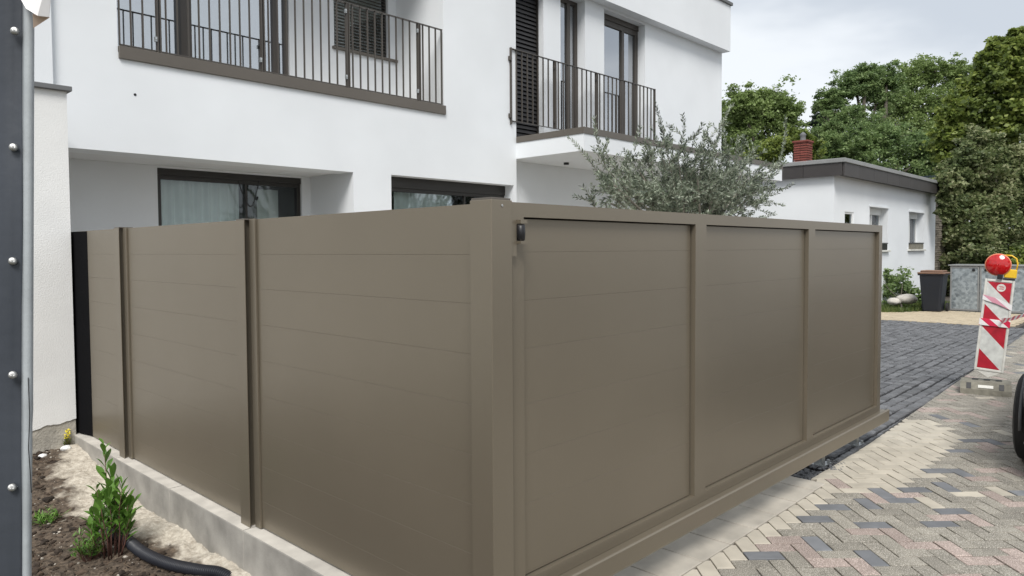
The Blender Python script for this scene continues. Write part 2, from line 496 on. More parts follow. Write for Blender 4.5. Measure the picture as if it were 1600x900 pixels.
def rand_unit(n):
    v = RNG.normal(size=(n, 3))
    return v / np.linalg.norm(v, axis=1)[:, None]


def leaf_quads(C, length, width, updir=0.35, droop=0.0):
    """diamond leaves at centres C, random directions biased"""
    n = len(C)
    d = rand_unit(n); d[:, 2] = d[:, 2] * 0.6 - droop
    d /= np.linalg.norm(d, axis=1)[:, None]
    nr = rand_unit(n) * 0.8 + np.array([0, 0, updir])
    s = np.cross(d, nr); s /= (np.linalg.norm(s, axis=1)[:, None] + 1e-9)
    sc_ = (0.65 + 0.7 * RNG.random(n))[:, None]
    l = d * length * 0.5 * sc_; q = s * width * 0.5 * sc_
    k = np.cross(s, d) * length * 0.10 * sc_
    return np.stack([C - l, C - l * 0.1 + q + k, C + l, C - l * 0.1 - q + k], axis=1)


def crown_points(blobs, n_clump, per, shell=0.55, cr=0.2):
    """leaf centres in clumps spread through ellipsoid blobs"""
    out = []; cen = []
    for (c, r) in blobs:
        c = np.array(c); r = np.array(r)
        k = max(6, int(n_clump))
        u = rand_unit(k); rad = (shell + (1 - shell) * RNG.random(k) ** 0.7)
        wob = 1 + 0.22 * RNG.normal(size=k)
        cc = c + u * (rad * wob)[:, None] * r
        rm = r.mean() * cr
        for q in cc:
            m_ = int(per * (0.6 + 0.8 * RNG.random()))
            g = RNG.normal(size=(m_, 3)) * rm * (0.55 + 0.5 * RNG.random()) * np.array([1, 1, 0.6])
            out.append(q + g)
        cen.append(cc)
    return np.concatenate(out), cen


def tree(name, label, cat, base, tr, blobs, leafm, leaf, n_clump=60, per=60, group=None, barkm='bark', cr=0.2, shell=0.5, twigs=10, limbs=True, split=0.45, aspect=0.62, seed=3):
    rnd = random.Random(seed)
    b = Vector(base)
    root = wempty(name, b, label, cat, group)
    P, cen = crown_points(blobs, n_clump, per, shell, cr)
    me = quads_mesh('crown', leaf_quads(P, leaf, leaf * aspect) - np.array(b), M[leafm])
    cr_o = link('crown', me, root)
    mb = MB()
    mean = sum((Vector(c) for c, r in blobs), Vector()) / len(blobs)
    zmin = min(c[2] - r[2] for c, r in blobs)
    fork = b.lerp(Vector((mean.x, mean.y, mean.z)), split)
    mid = b.lerp(fork, 0.5) + Vector((rnd.uniform(-.1, .1), rnd.uniform(-.1, .1), 0)) * (mean.z - b.z) * 0.2
    mb.tube([b, mid, fork], [tr, tr * .8, tr * .65], 8)
    for (c, r), cc in (zip(blobs, cen) if limbs else ()):
        c = Vector(c)
        k = fork.lerp(c, .5) + Vector((rnd.uniform(-.15, .15), rnd.uniform(-.15, .15), rnd.uniform(-.05, .2))) * (c - fork).length
        mb.tube([fork, k, c], [tr * .5, tr * .3, tr * .16], 6, False)
        for q in cc[::max(1, len(cc) // twigs)]:
            q = Vector(q); mm = c.lerp(q, .5) + Vector((0, 0, rnd.uniform(-.1, .1) * r[2]))
            mb.tube([c, mm, q], [tr * .14, tr * .08, tr * .03], 5, False)
    mb.build('trunk', M[barkm], root, smooth=True)
    return root


def blob(px, py, r, D, ry=None, depth=None):
    """ellipsoid of radius r pixels (ry vertically) at distance D"""
    c = at(px, py, D); s = D / F_PX
    return (tuple(c), (r * s, (depth or r) * s, (ry or r) * s))


def copy_part(o, parent, loc=None, rot=None, scale=None, name=None):
    c = o.copy(); COL.objects.link(c); c.parent = parent
    if loc is not None: c.location = loc
    if rot is not None: c.rotation_euler = rot
    if scale is not None: c.scale = scale
    return c


# ================================================================== GROUND
far = MB()
far.face([(-400, -400, -0.42), (400, -400, -0.42), (400, 400, -0.42), (-400, 400, -0.42)])
tag(far.build('ground', M['earth']), kind='structure')
yard = MB().box(1.945, 380, -300, 300, -0.40, -0.055)
tag(yard.build('yard_ground', M['joint'], org=(1.945, 0, -0.4)), kind='structure')

# ---- herringbone paving: 20 x 10 cm pavers laid at 45 degrees to the gate
S2 = math.sqrt(0.5)
PIT = 0.0985
U0, V0 = 2.191, 3.843


def uv2xy(u, v):
    return (S2 * (u + v), S2 * (v - u))


def edge_y(x):      # boundary between the herringbone paving and slabs / driveway
    if x < 5.0: return 1.812
    if x < 6.2: return 1.93 + (x - 5.0) * 0.0
    return 1.93 + (x - 6.2) * 0.039


def chamfer_prism(mb, poly, z0, z1, c):
    """paver from a convex polygon with a chamfered top edge"""
    n = len(poly)
    cx = sum(p[0] for p in poly) / n; cy = sum(p[1] for p in poly) / n
    inn = []
    for p in poly:
        d = math.hypot(p[0] - cx, p[1] - cy) + 1e-9
        k = max(0.3, 1 - c * 1.5 / d)
        inn.append((cx + (p[0] - cx) * k, cy + (p[1] - cy) * k))
    b = len(mb.v)
    mb.v += [(p[0], p[1], z0) for p in poly] + [(p[0], p[1], z1 - c) for p in poly] + [(p[0], p[1], z1) for p in inn]
    for i in range(n):
        j = (i + 1) % n
        mb.f.append((b + i, b + j, b + n + j, b + n + i))
        mb.f.append((b + n + i, b + n + j, b + 2 * n + j, b + 2 * n + i))
    mb.f.append(tuple(b + 2 * n + i for i in range(n)))


def clip(poly, inside, cut):
    out_ = []
    for i in range(len(poly)):
        a, b = poly[i], poly[(i + 1) % len(poly)]
        ia, ib = inside(a), inside(b)
        if ia: out_.append(a)
        if ia != ib: out_.append(cut(a, b))
    return out_


def clip_line(poly, fn):
    """keep the side where fn(p) <= 0 (fn nearly linear)"""
    def cut(a, b):
        fa, fb = fn(a), fn(b); t = fa / (fa - fb)
        return (a[0] + (b[0] - a[0]) * t, a[1] + (b[1] - a[1]) * t)
    return clip(poly, lambda p: fn(p) <= 1e-6, cut)


def area(poly):
    return abs(sum(poly[i][0] * poly[(i + 1) % len(poly)][1] - poly[(i + 1) % len(poly)][0] * poly[i][1] for i in range(len(poly)))) / 2


BLUE = [(4.56, 1.65), (4.3, 1.63), (4.45, 1.35), (4.72, 1.06), (5.01, 1.07), (5.06, 1.5), (4.97, 1.39), (4.8, 1.51), (4.0, 1.5), (3.97, 1.21), (5.51, 1.23), (5.68, 0.83), (5.27, 1.38), (5.88, 1.37), (7.01, 1.39), (6.49, 1.39), (7.03, 1.13), (7.54, 1.55), (7.72, 1.8), (3.65, 1.6)]
PINK = [(4.29, 1.35), (4.38, 1.21), (4.3, 1.06), (4.37, 0.94), (3.74, 1.36), (3.83, 1.24), (3.84, 1.48), (4.85, 1.07), (4.91, 0.94), (4.29, 0.79), (4.4, 0.67), (5.49, 0.92), (5.41, 0.8), (4.92, 1.5), (5.07, 1.79), (3.75, 1.61), (3.83, 1.59)]
pav_root = MB().box(1.95, 21.0, -3.6, 1.86, -0.054, -0.014)
pav_root = tag(pav_root.build('herringbone_paving', M['joint'], org=(1.95, -3.6, -0.054)), kind='structure')
strip_bed = MB()
strip_bed.prism([(5.0, 1.861), (21, 1.861), (21, 2.45), (6.2, 1.925), (5.0, 1.925)], -0.054, -0.014)
tag(strip_bed.build('paving_edge_bed', M['joint']), kind='structure')

tiles = []
for i in range(-40, 190):
    for j in range(-190, 160):
        k = (i - j) % 4
        if k == 0: cells = (i, j, 2, 1)
        elif k == 3: cells = (i, j, 1, 2)
        else: continue
        u = U0 + cells[0] * PIT; v = V0 - PIT + cells[1] * PIT
        g = 0.0032
        u1, v1 = u + cells[2] * PIT - g, v + cells[3] * PIT - g
        u, v = u + g, v + g
        cu, cv = (u + u1) / 2, (v + v1) / 2
        x, y = uv2xy(cu, cv)
        if x < 1.9 or x > 20.9 or y < -3.5 or y > edge_y(x) + 0.16: continue
        poly = [uv2xy(*p) for p in ((u, v), (u1, v), (u1, v1), (u, v1))]
        poly = clip_line(poly, lambda p: p[1] - edge_y(p[0]))
        poly = clip_line(poly, lambda p: 1.955 - p[0])
        if len(poly) < 3 or area(poly) < 0.0012: continue
        tiles.append((x, y, poly))


def inside_frame(x, y, z=0.0, mx=10):
    d = Vector((x, y, z - CAM_H)); zz = d.dot(_f)
    if zz < 0.2: return False
    px = CX + d.dot(_x) / zz * F_PX; py = CY - d.dot(_y) / zz * F_PX
    return -mx < px < 1600 + mx and -mx < py < 900 + mx


def near(pt, lst, r=0.07):
    return any(abs(pt[0] - q[0]) < r and abs(pt[1] - q[1]) < r and math.hypot(pt[0] - q[0], pt[1] - q[1]) < r for q in lst)


def snap(lst):
    out_ = set()
    for q in lst:
        t = min(tiles, key=lambda t: (t[0] - q[0]) ** 2 + (t[1] - q[1]) ** 2)
        out_.add((t[0], t[1]))
    return out_


BLUES, PINKS = snap(BLUE), snap(PINK)


def paver_colour(x, y):
    if (x, y) in BLUES: return 'paver_blue'
    if (x, y) in PINKS: return 'paver_pink'
    if y > edge_y(x) - 0.085 and x < 5.2: return 'paver_beige'
    if 4.95 < x < 7.45 and y > 1.42 + 0.05 * math.sin(x * 9) and y > 1.42 + max(0, (x - 6.9)) * 0.5 and y > 1.62 - (x - 4.95) * 0.6: return 'paver_beige'
    h = (math.sin(x * 91.7 + y * 47.3) * 43758.5) % 1.0
    far_ = x > 5.5 or y < 0.7
    if h < (0.13 if far_ else 0.05): return 'paver_pink'
    if h < (0.165 if far_ else 0.05): return 'paver_blue'
    if h > 0.97: return 'paver_beige'
    return 'paver_grey'


vis = [t for t in tiles if inside_frame(t[0], t[1])]
vis.sort(key=lambda t: t[0] ** 2 + t[1] ** 2)
near_set = set(id(t) for t in vis[:298])
rest = {}
rr = random.Random(5)
for t in tiles:
    x, y, poly = t
    cxm = sum(p[0] for p in poly) / len(poly); cym = sum(p[1] for p in poly) / len(poly)
    mk = paver_colour(x, y)
    dz = rr.uniform(-0.003, 0.002)
    if id(t) in near_set:
        mb = MB(); chamfer_prism(mb, poly, -0.05, dz, 0.0025)
        o = mb.build('paver', M[mk], pav_root, org=(cxm, cym, 0))
        o.rotation_euler = (rr.uniform(-.008, .008), rr.uniform(-.008, .008), 0)
    else:
        chamfer_prism(rest.setdefault(mk, MB()), poly, -0.05, dz, 0.004)
for mk, mb in rest.items():
    tag(mb.build('paver_field', M[mk], pav_root), kind='stuff')

# ---- row of 30 cm slabs under the gate
slab_bed = MB().box(1.96, 5.02, 1.868, 2.75, -0.054, -0.03)
slab_bed = tag(slab_bed.build('slab_path', M['joint_dark'], org=(1.96, 1.868, -0.054)), kind='structure')
for k in range(0, 11):
    last_ = k == 10
    x0 = 1.962 + (0 if k == 0 else 3.022 - 1.962 - 0.298 * 3 + 0.298 * (k - 1) - 0.0)
    x1 = 3.022 - 0.298 * 3 + 0.298 * k
    if last_: x1 = 5.0
    for r_ in range(1 if last_ else 3):
        y0 = 1.818 + 0.30 * r_
        mb = MB(); chamfer_prism(mb, [(x0 + .0038, y0), (x1 - .0038, y0), (x1 - .0038, y0 + .292), (x0 + .0038, y0 + .292)], -0.05, 0.001 + rr.uniform(-.0015, .0015), 0.003)
        mb.build('slab', M['slab'], slab_bed, org=((x0 + x1) / 2, y0 + .15, 0))

# ---- dark cobbled driveway, rows along the gate direction
def drive_lo(x): return edge_y(x) + 0.012
drive = MB()
drive.prism([(5.03, 1.93), (6.1, 1.932), (21.0, 2.51), (21.0, 2.6), (17.35, 2.6), (17.35, 5.2), (17.2, 9.5), (5.03, 9.5)], -0.05, -0.024)
drive = tag(drive.build('cobbled_driveway', M['joint_dark'], org=(6.1, 1.93, -0.05)), kind='structure')
cob = []
ROW, LEN = 0.120, 0.10
for r_ in range(0, 66):
    y = 1.90 + r_ * ROW
    x = 5.65 + (r_ % 2) * 0.05 + rr.uniform(0, .03)
    while x < 17.4:
        l = LEN * rr.uniform(0.85, 1.2)
        yc = y + 0.012 * math.sin(x * 1.7 + r_)
        if yc + ROW > drive_lo(x) + .03 and x < 17.3 + 0.0 and not (x > 17.2 and y > 5.3) and y < 9.3:
            lo = max(yc, drive_lo(x) + .002); cob.append((x, lo, l - 0.010, yc + ROW - 0.024 - lo))
        x += l
cvis = sorted([c for c in cob if inside_frame(c[0], c[1]) and Vector((c[0], c[1], -CAM_H)).normalized().angle(Vector((6.0, 1.87, 0)).normalized()) > -1
               and c[1] < 2.15 + (c[0] - 6.4) * 0.30], key=lambda c: c[0] ** 2 + c[1] ** 2)
cnear = set(id(c) for c in cvis[:298])


def cobble_geo(mb, x, y, l, w_, dz, rnd_):
    j = lambda: rnd_.uniform(-.006, .006)
    poly = [(x + j(), y + j()), (x + l + j(), y + j()), (x + l + j(), y + w_ + j()), (x + j(), y + w_ + j())]
    chamfer_prism(mb, poly, -0.045, dz, 0.012)


cobmeshes = []
for k in range(8):
    mb = MB(); cobble_geo(mb, -0.047, -0.057, 0.094, 0.115, 0.0, rr)
    cobmeshes.append(mb.mesh('cobble', M['cobble']))
crest = MB()
for c in cob:
    dz = rr.uniform(-.006, .004)
    if id(c) in cnear:
        o = link('cobble', cobmeshes[rr.randrange(8)], drive)
        o.location = Vector((c[0] + c[2] / 2, c[1] + c[3] / 2, dz)) - Vector(drive['_w'])
        o.scale = (c[2] / 0.094, c[3] / 0.115, 1)
        o.rotation_euler = (rr.uniform(-.03, .03), rr.uniform(-.03, .03), rr.uniform(-.03, .03))
    else:
        cobble_geo(crest, c[0], c[1], c[2], c[3], dz, rr)
tag(crest.build('cobble_field', M['cobble_st'], drive), kind='stuff')

# ---- unseen pale slab added inside the fence to bounce light under the canopy
tag(MB().prism([(1.97, 3.0), (7.0, 3.0), (15.6, 5.7), (15.6, 8.19), (8.5, 8.19), (8.5, 7.99), (5.41, 7.99), (5.41, 9.03), (1.97, 9.03)], -.04, .015).build('bounce_slab', M['slab'], None, org=(1.97, 3, -.04)), kind='structure')

# ---- pale footpath across the end of the driveway
fp = MB().prism([(17.36, 2.62), (21.0, 2.62), (21.0, -3.6), (23.5, -3.6), (23.5, 4.5), (20.7, 4.9), (19.6, 5.5), (19.4, 9.4), (17.22, 9.4)][:9], -0.05, -0.02)
fp = tag(fp.build('pale_footpath', M['joint'], org=(17.36, 2.62, -0.05)), kind='structure')
fpm = MB(); nn = 0
for r_ in range(0, 17):
    x = 17.42 + r_ * 0.2
    y = 2.5 - 5.5 + (r_ % 2) * 0.1
    while y < 9.2:
        ok = (y > 2.64 or x > 21.0) and x < 23.4 and not (x > 20.75 and y > 4.5) and not (x > 19.5 and y > 5.2 - (x - 19.5) * .5)
        if ok:
            if y > 2.6 and y < 6.2 and x < 20.6 and nn < 290:
                mb = MB(); chamfer_prism(mb, [(x, y), (x + .19, y), (x + .19, y + .19), (x, y + .19)], -0.045, rr.uniform(-.004, .003), 0.005)
                mb.build('path_paver', M['path'], fp, org=(x + .1, y + .1, 0)); nn += 1
            else:
                chamfer_prism(fpm, [(x, y), (x + .19, y), (x + .19, y + .19), (x, y + .19)], -0.045, rr.uniform(-.004, .003), 0.005)
        y += 0.2
tag(fpm.build('path_paver_field', M['path'], fp), kind='stuff')

# ================================================================== SOIL BED, KERB
def sand_amount(x, y):
    d = (1.85 - x)                     # distance to the kerb
    w_ = 0.30 + 0.16 * math.sin(y * 1.3 + 0.6) + (0.18 if 5.4 < y < 6.6 else 0)
    return max(0.0, min(1.0, 1.0 - d / max(w_, .12)))


def soil_z(x, y):
    z = -0.215 + 0.028 * noise.noise((x * 2.2, y * 2.2, 0)) + 0.018 * noise.noise((x * 7, y * 7, 3)) + 0.012 * noise.noise((x * 18, y * 18, 5)) + 0.007 * noise.noise((x * 45, y * 45, 9))
    z += 0.03 * max(0.0, sand_amount(x, y)) + 0.165 * max(0, min(1, (y - 5.7) / 1.2)) - 0.03 * max(0, min(1, (4.2 - y)))
    return z


nx, ny = 210, 430
X0, X1, Y0, Y1 = -1.0, 1.853, 1.2, 7.3
xs = [X0 + (X1 - X0) * (i / (nx - 1)) ** 0.55 for i in range(nx)]
ys = [Y0 + (Y1 - Y0) * i / (ny - 1) for i in range(ny)]
V = [(x, y, soil_z(x, y)) for y in ys for x in xs]
Fq = [(j * nx + i, j * nx + i + 1, (j + 1) * nx + i + 1, (j + 1) * nx + i) for j in range(ny - 1) for i in range(nx - 1)]
me = bpy.data.meshes.new('soil_bed'); me.from_pydata(V, [], Fq); me.materials.append(soilmat())
a_ = me.attributes.new('sand', 'FLOAT', 'POINT')
a_.data.foreach_set('value', [sand_amount(v[0] + 0.08 * noise.noise((v[0] * 4, v[1] * 4, 1)), v[1]) for v in V])
me.shade_smooth()
tag(link('soil_bed', me), kind='structure')

# pebbles, clods and dry roots lying on the soil
def scatter_lumps(n, smin, smax, region, seed, sandy=None):
    r = random.Random(seed); mb = MB()
    ico = bmesh.new(); bmesh.ops.create_icosphere(ico, subdivisions=1, radius=1); vs = [v.co.copy() for v in ico.verts]; fs = [tuple(v.index for v in f.verts) for f in ico.faces]; ico.free()
    for _ in range(n):
        x = r.uniform(region[0], region[1]); y = r.uniform(region[2], region[3])
        if sandy is not None and (sand_amount(x, y) > sandy): continue
        s = smin * (smax / smin) ** (r.random() ** 2.2)
        sx, sy, sz = s * r.uniform(.7, 1.3), s * r.uniform(.7, 1.3), s * r.uniform(.4, .8)
        z = soil_z(x, y) + sz * 0.3; a = r.uniform(0, 6.28); ca, sa = math.cos(a), math.sin(a)
        b = len(mb.v)
        for v in vs:
            k = r.uniform(.75, 1.2); X, Y = v.x * sx * k, v.y * sy * k
            mb.v.append((x + X * ca - Y * sa, y + X * sa + Y * ca, z + v.z * sz * k))
        mb.f += [tuple(b + i for i in f) for f in fs]
    return mb


tag(scatter_lumps(6500, 0.004, 0.030, (0.3, 1.82, 2.6, 7.1), 1, 0.35).build('soil_clods', M['clod']), 'crumbly dark clods of soil lying on the planting bed', 'soil clods', kind='stuff')
tag(scatter_lumps(750, 0.003, 0.013, (0.4, 1.82, 2.6, 7.1), 2, 0.6).build('pebbles', M['stone']), 'small pale pebbles strewn over the dark soil bed', 'pebbles', kind='stuff')
mb = MB(); r = random.Random(9)
for _ in range(260):
    x, y = r.uniform(.6, 1.6), r.uniform(3.2, 6.8)
    if sand_amount(x, y) > .4: continue
    a = r.uniform(0, 6.28); l = r.uniform(.03, .12); z = soil_z(x, y) + .006
    mb.tube([(x, y, z), (x + math.cos(a) * l * .5, y + math.sin(a) * l * .5, z + r.uniform(0, .02)), (x + math.cos(a + .4) * l, y + math.sin(a + .4) * l, z)], [.0022, .0018, .001], 4)
tag(mb.build('dry_roots', M['root']), 'thin dry roots and straws lying across the soil bed', 'roots', kind='stuff')
for i, (px, py, s, lab) in enumerate([(103, 690, .035, 'white stone at the foot of the rough white wall end'), (66, 693, .028, 'small white stone against the wall end, left of the larger one')]):
    p = at(px, py + 4, 7.0); y = 6.85; x = p.x * y / p.y
    bm = bmesh.new(); bmesh.ops.create_icosphere(bm, subdivisions=2, radius=s)
    for v in bm.verts: v.co = Vector((v.co.x * 1.2, v.co.y, v.co.z * .7)) * (1 + .18 * noise.noise(v.co * 40 + Vector((i, 0, 0))))
    mb = MB(); mb.add_bm(bm, Matrix.Translation((x, y, soil_z(x, y) + s * .35)))
    tag(mb.build('stone', M['stucco_pier'], org=(x, y, soil_z(x, y))), lab, 'stone', 'white stones at the wall foot')

kerb = wempty('concrete_kerb', (1.89, 4.5, -0.35), 'weathered grey concrete kerb along the foot of the brown fence', 'kerb')
KJ = [0.9, 1.87, 2.868, 3.866, 4.915, 5.95, 7.03]
for a, b in zip(KJ[:-1], KJ[1:]):
    mb = MB().box(1.85, 1.942, a + .002, b - .002, -0.35, 0.0375, 0.004)
    ks = mb.build('kerb_stone', M['concrete'], kerb, org=(1.89, (a + b) / 2, -0.35))
    MB().box(1.8515, 1.9405, a + .004, b - .004, 0.038, 0.0395).build('pale_top', M['concrete_top'], ks)  # top face in paler concrete than the sides
# thin metal base strip between the posts behind the kerb
# ================================================================== FENCE
FX = 1.933
fence = wempty('garden_fence', (1.96, 4.9, 0.03), 'brown metal privacy fence of smooth wide boards between square posts', 'fence')
POSTS = [(1.86, 1.975, 1.845, 1.955, 1.801), (3.87, 3.98, 1.893, 2.0, 1.792), (5.88, 5.99, 1.893, 2.0, 1.797), (7.87, 7.98, 1.893, 2.0, 1.795)]
for (y0, y1, x0, x1, zt) in POSTS:
    if y0 < 2:
        mb = MB().box(x0, x1, y0, y1, -0.05, zt - .008, 0.002)
    else:                                   # channel section, open towards the gate
        mb = MB().prism([(x0, y0), (x0 + .0035, y0), (x0 + .0035, y0 + .028), (x1 - .0035, y0 + .028), (x1 - .0035, y0), (x1, y0), (x1, y1), (x0, y1)], 0.040, zt - .008)
    p = mb.build('post', M['taupe'], fence, org=((x0 + x1) / 2, (y0 + y1) / 2, 0))
    MB().box(x0 + .004, x1 - .004, y0 + .004, y1 - .004, zt - .008, zt, 0.001).build('post_cap', M['taupe_sill'], p)
for a, b in ((1.977, 3.87), (3.982, 5.88), (5.992, 7.87)):
    zb = [0.05, 0.2, 0.4, 0.6, 0.8, 1.0, 1.2, 1.4, 1.6 - .008, 1.788]
    for z0, z1 in zip(zb[:-1], zb[1:]):
        mb = MB().box(FX + rr.uniform(0, .0003), FX + 0.03, a, b - 0.001, z0 + .0002, z1 - .0002, 0.0006)
        mb.build('board', M['taupe'], fence, org=(FX, (a + b) / 2, z0))
    MB().box(FX + .0305, FX + .036, a, b, .05, 1.786).build('back_or_shade_sheet', M['taupe'], fence)
    # channel profile at the far end of each bay, a step proud of the boards
    MB().box(1.920, 1.9325, b - 0.070, b - 0.008, 0.045, 1.79, 0.001).build('channel_profile', M['taupe'], fence)
    MB().box(1.945, 1.965, a + .01, b - .01, 0.030, 0.049).build('base_strip', M['concrete_top'], fence)
# added black strip imitating the deep shade on the boards beside the wall end
MB().prism([(1.9325, 6.76), (1.9325, 7.86), (1.875, 7.86), (1.893, 6.96), (1.920, 6.84)], .05, 1.784).build('shade_strip', M['shade_black'], fence)
# small pale screw near the top of the corner post
MB().lathe((1.9, 1.8595, 1.772), (0, -1, 0), [(0, .005), (.002, .005), (.003, .002)], 10).build('screw', M['rivet'], fence)

# ================================================================== SLIDING GATE
gate = wempty('sliding_gate', (4.2, 1.92, 0.02), 'long brown metal sliding gate with three framed panels facing the paving', 'gate')
GX0, GX1, GY = 1.985, 6.386, 1.89
ZT = 1.79
cuts_x = [GX0, 2.05, 3.36, 3.473, 4.851, 4.961, 6.31, GX1]
cuts_z = [0.262, 0.312, 1.735, ZT]
holes = ((2.05, 3.36), (3.473, 4.851), (4.961, 6.31))
fr = wall_grid(cuts_x, cuts_z, lambda a, b: 0.312 < b < 1.735 and any(h0 < a < h1 for h0, h1 in holes), lambda a, b, t: (a, t, b), GY, GY + 0.06)
fr.build('frame', M['taupe'], gate)
for h0, h1 in holes:
    zb = [0.316, 0.6, 0.8, 1.0, 1.2 + .02, 1.41, 1.6, 1.733]
    for z0, z1 in zip(zb[:-1], zb[1:]):
        top_ = z1 > 1.7
        MB().box(h0 + .004, h1 - .009, GY + 0.026 + rr.uniform(0, .0003), GY + 0.05, z0 + .0002, z1 - (.0035 if top_ else .00015), 0.0004).build('board', M['taupe'], gate, org=((h0 + h1) / 2, GY + .03, z0))
    MB().box(h0 - .02, h1 + .02, GY + .0605, GY + .064, .30, 1.745).build('back_or_shade_sheet', M['shade_black'], gate)  # black backing that paints in the shade of the gaps round the boards
bm_ = MB()
bp = [(1.845, .17), (1.838, .182), (1.836, .262), (1.842, .2685), (1.852, .2695), (1.856, .262), (1.885, .2605), (1.955, .2605), (1.96, .17)]
k = len(bm_.v); n = len(bp)
bm_.v += [(2.0, y, z) for y, z in bp] + [(6.455, y, z) for y, z in bp]
bm_.f += [tuple(range(n)), tuple(range(2 * n - 1, n - 1, -1))] + [(i, (i + 1) % n, n + (i + 1) % n, n + i) for i in range(n)]
bm_.build('track_beam', M['taupe'], gate)
for gx in (5.46, 6.55 - .35, 2.3):
    mb = MB().box(gx - .03, gx + .03, 2.0, 2.06, 0.0, .17)
    mb.box(gx - .075, gx + .075, 1.97, 2.10, -.018, .000)
    ft = mb.build('roller_foot', M['steel'], gate, org=(gx, 2.03, 0))
    bl = MB()
    for dx in (-.055, .055):
        for dy in (1.985, 2.08):
            bl.cyl((gx + dx, dy, .010), (0, 0, 1), .010, .018, 6)
    tag(bl.build('bolts', M['steel'], ft), kind='stuff')
# guide roller housing beside the corner post
gr = wempty('gate_guide', (1.98, 1.87, 1.68), 'small brown guide bracket with black roller beside the corner post', 'gate guide')
MB().prism([(1.9565, 1.8665), (1.985, 1.8665), (1.985, 1.886), (1.9565, 1.886)], 1.585, 1.765).build('bracket', M['taupe'], gr)
MB().box(1.985, 2.022, 1.845, 1.887, 1.708, 1.722).build('housing', M['taupe'], gr)
MB().box(1.985, 2.022, 1.845, 1.887, 1.632, 1.642).build('housing', M['taupe'], gr)
MB().lathe((2.003, 1.862, 1.675), (0, 0, 1), [(-.032, .012), (-.028, .016), (0, .018), (.028, .016), (.031, .012)], 14).build('roller', M['black'], gr, smooth=True)
# dark mortar spill and rubble around the gate foot
mb = MB(); r = random.Random(3)
ico = bmesh.new(); bmesh.ops.create_icosphere(ico, subdivisions=1, radius=1); vs = [v.co.copy() for v in ico.verts]; fs = [tuple(v.index for v in f.verts) for f in ico.faces]; ico.free()
for _ in range(900):
    x, y = 5.02 + abs(r.gauss(0, .42)), r.uniform(1.85, 2.2)
    if x > 6.5: continue
    s = r.uniform(.003, .013); b = len(mb.v)
    for v in vs: mb.v.append((x + v.x * s * r.uniform(.7, 1.3), y + v.y * s * r.uniform(.7, 1.3), -.026 + v.z * s * .7 + (.02 if abs(x - 5.46) < .14 else .004)))
    mb.f += [tuple(b + i for i in f) for f in fs]
tag(mb.build('grit', M['cobble_st']), 'dark grit and crumbs around the steel foot under the gate', 'grit', kind='stuff')

# ================================================================== WALL END (pier) at the left
pier = wempty('garden_wall', (1.2, 7.1, -0.4), 'rough white rendered wall end with dark coping at the head of the planting bed', 'wall')
pb = wall_grid([-2.0, 1.868], [0.26, 2.965], lambda a, b: False, lambda a, b, t: (a, t, b), 6.97, 7.96)
ncol = 160; prev = None
for i in range(ncol + 1):                      # the render ends in a broken, wavy lower edge
    x = -2.0 + 3.868 * i / ncol
    zt = 0.155 + 0.035 * noise.noise((x * 5, 0, 4)) + 0.018 * noise.noise((x * 21, 0, 4)) + (x - 1.7) * .10
    if prev:
        a, b = prev, (x, zt)
        pb.face([(a[0], 6.97, a[1]), (b[0], 6.97, b[1]), (b[0], 6.97, .26), (a[0], 6.97, .26)])
        pb.face([(a[0], 6.97, a[1]), (b[0], 6.97, b[1]), (b[0], 6.979, b[1]), (a[0], 6.979, a[1])])
    prev = (x, zt)
pb.build('wall', M['stucco_pier'], pier)
MB().box(-2.0, 1.866, 6.979, 7.95, -.4, .259).build('plinth', M['stucco_base'], pier)
cp = MB().box(-2.0, 1.90, 6.93, 7.97, 2.966, 3.008, 0.004).build('coping', M['roof'], pier)

# ================================================================== MAIN HOUSE
house = wempty('white_house', (8.5, 8.0, 0), 'modern white rendered two-storey house with bronze railings and flat roof', 'house')
HF, TB = 8.0, 8.36
LX0, LX1, LZ0, LZ1 = 2.615, 6.98, 3.64, 6.12          # loggia opening
OX0, OX1, OZ1 = 0.6, 5.412, 2.628                      # ground floor recess
WX0, WX1, WZ1 = 6.02, 8.445, 2.640                     # ground floor window by the corner
fx = sorted({-6.0, OX0, LX0, OX1, WX0, LX1, WX1, 8.512})
fz = sorted({-0.4, 0.35, OZ1, WZ1, LZ0, LZ1, 7.22})


def fhole(a, b):
    return (LX0 < a < LX1 and LZ0 < b < LZ1) or (OX0 < a < OX1 and -0.4 < b < OZ1) or (WX0 < a < WX1 and 0.35 < b < WZ1)


wall_grid(fx, fz, fhole, lambda a, b, t: (a, t, b), HF, TB).build('facade_wall', M['stucco'], house)
MB().box(8.15, 8.510, TB + .001, 8.75, -0.4, 7.22).build('corner_wall', M['stucco'], house)
# set-back wall with the balcony doors
RW = 8.211
r_holes = [(8.53, 9.43, 3.46, 6.125), (9.885, 10.58, 3.46, 6.125), (11.166, 12.549, 3.46, 6.125)]
rx = sorted({8.5125, 15.78} | {h[0] for h in r_holes} | {h[1] for h in r_holes})
wall_grid(rx, [-0.4, 3.46, 6.125, 6.172], lambda a, b: 3.46 < b < 6.125 and any(h[0] < a < h[1] for h in r_holes), lambda a, b, t: (a, t, b), RW, RW + .30).build('setback_wall', M['stucco'], house)
MB().box(15.48, 15.779, RW + .301, 16.0, -0.4, 6.172).build('end_wall', M['stucco'], house)
# projecting band under the flat roof
MB().box(8.5125, 15.79, HF + .002, 16.0, 6.173, 7.22).build('roof_band', M['stucco'], house)
MB().box(-6.0, 8.512, TB + .002, 16.0, 6.6, 7.21).build('roof_mass', M['stucco'], house)
cap = MB().box(-6.0, 15.83, HF - .04, 16.04, 7.222, 7.29, .006); cap.build('roof_edge', M['roof'], house)
MB().box(-6.0, 2.02, HF - .05, HF - .001, 3.04, 7.2).build('pilaster', M['stucco'], house)
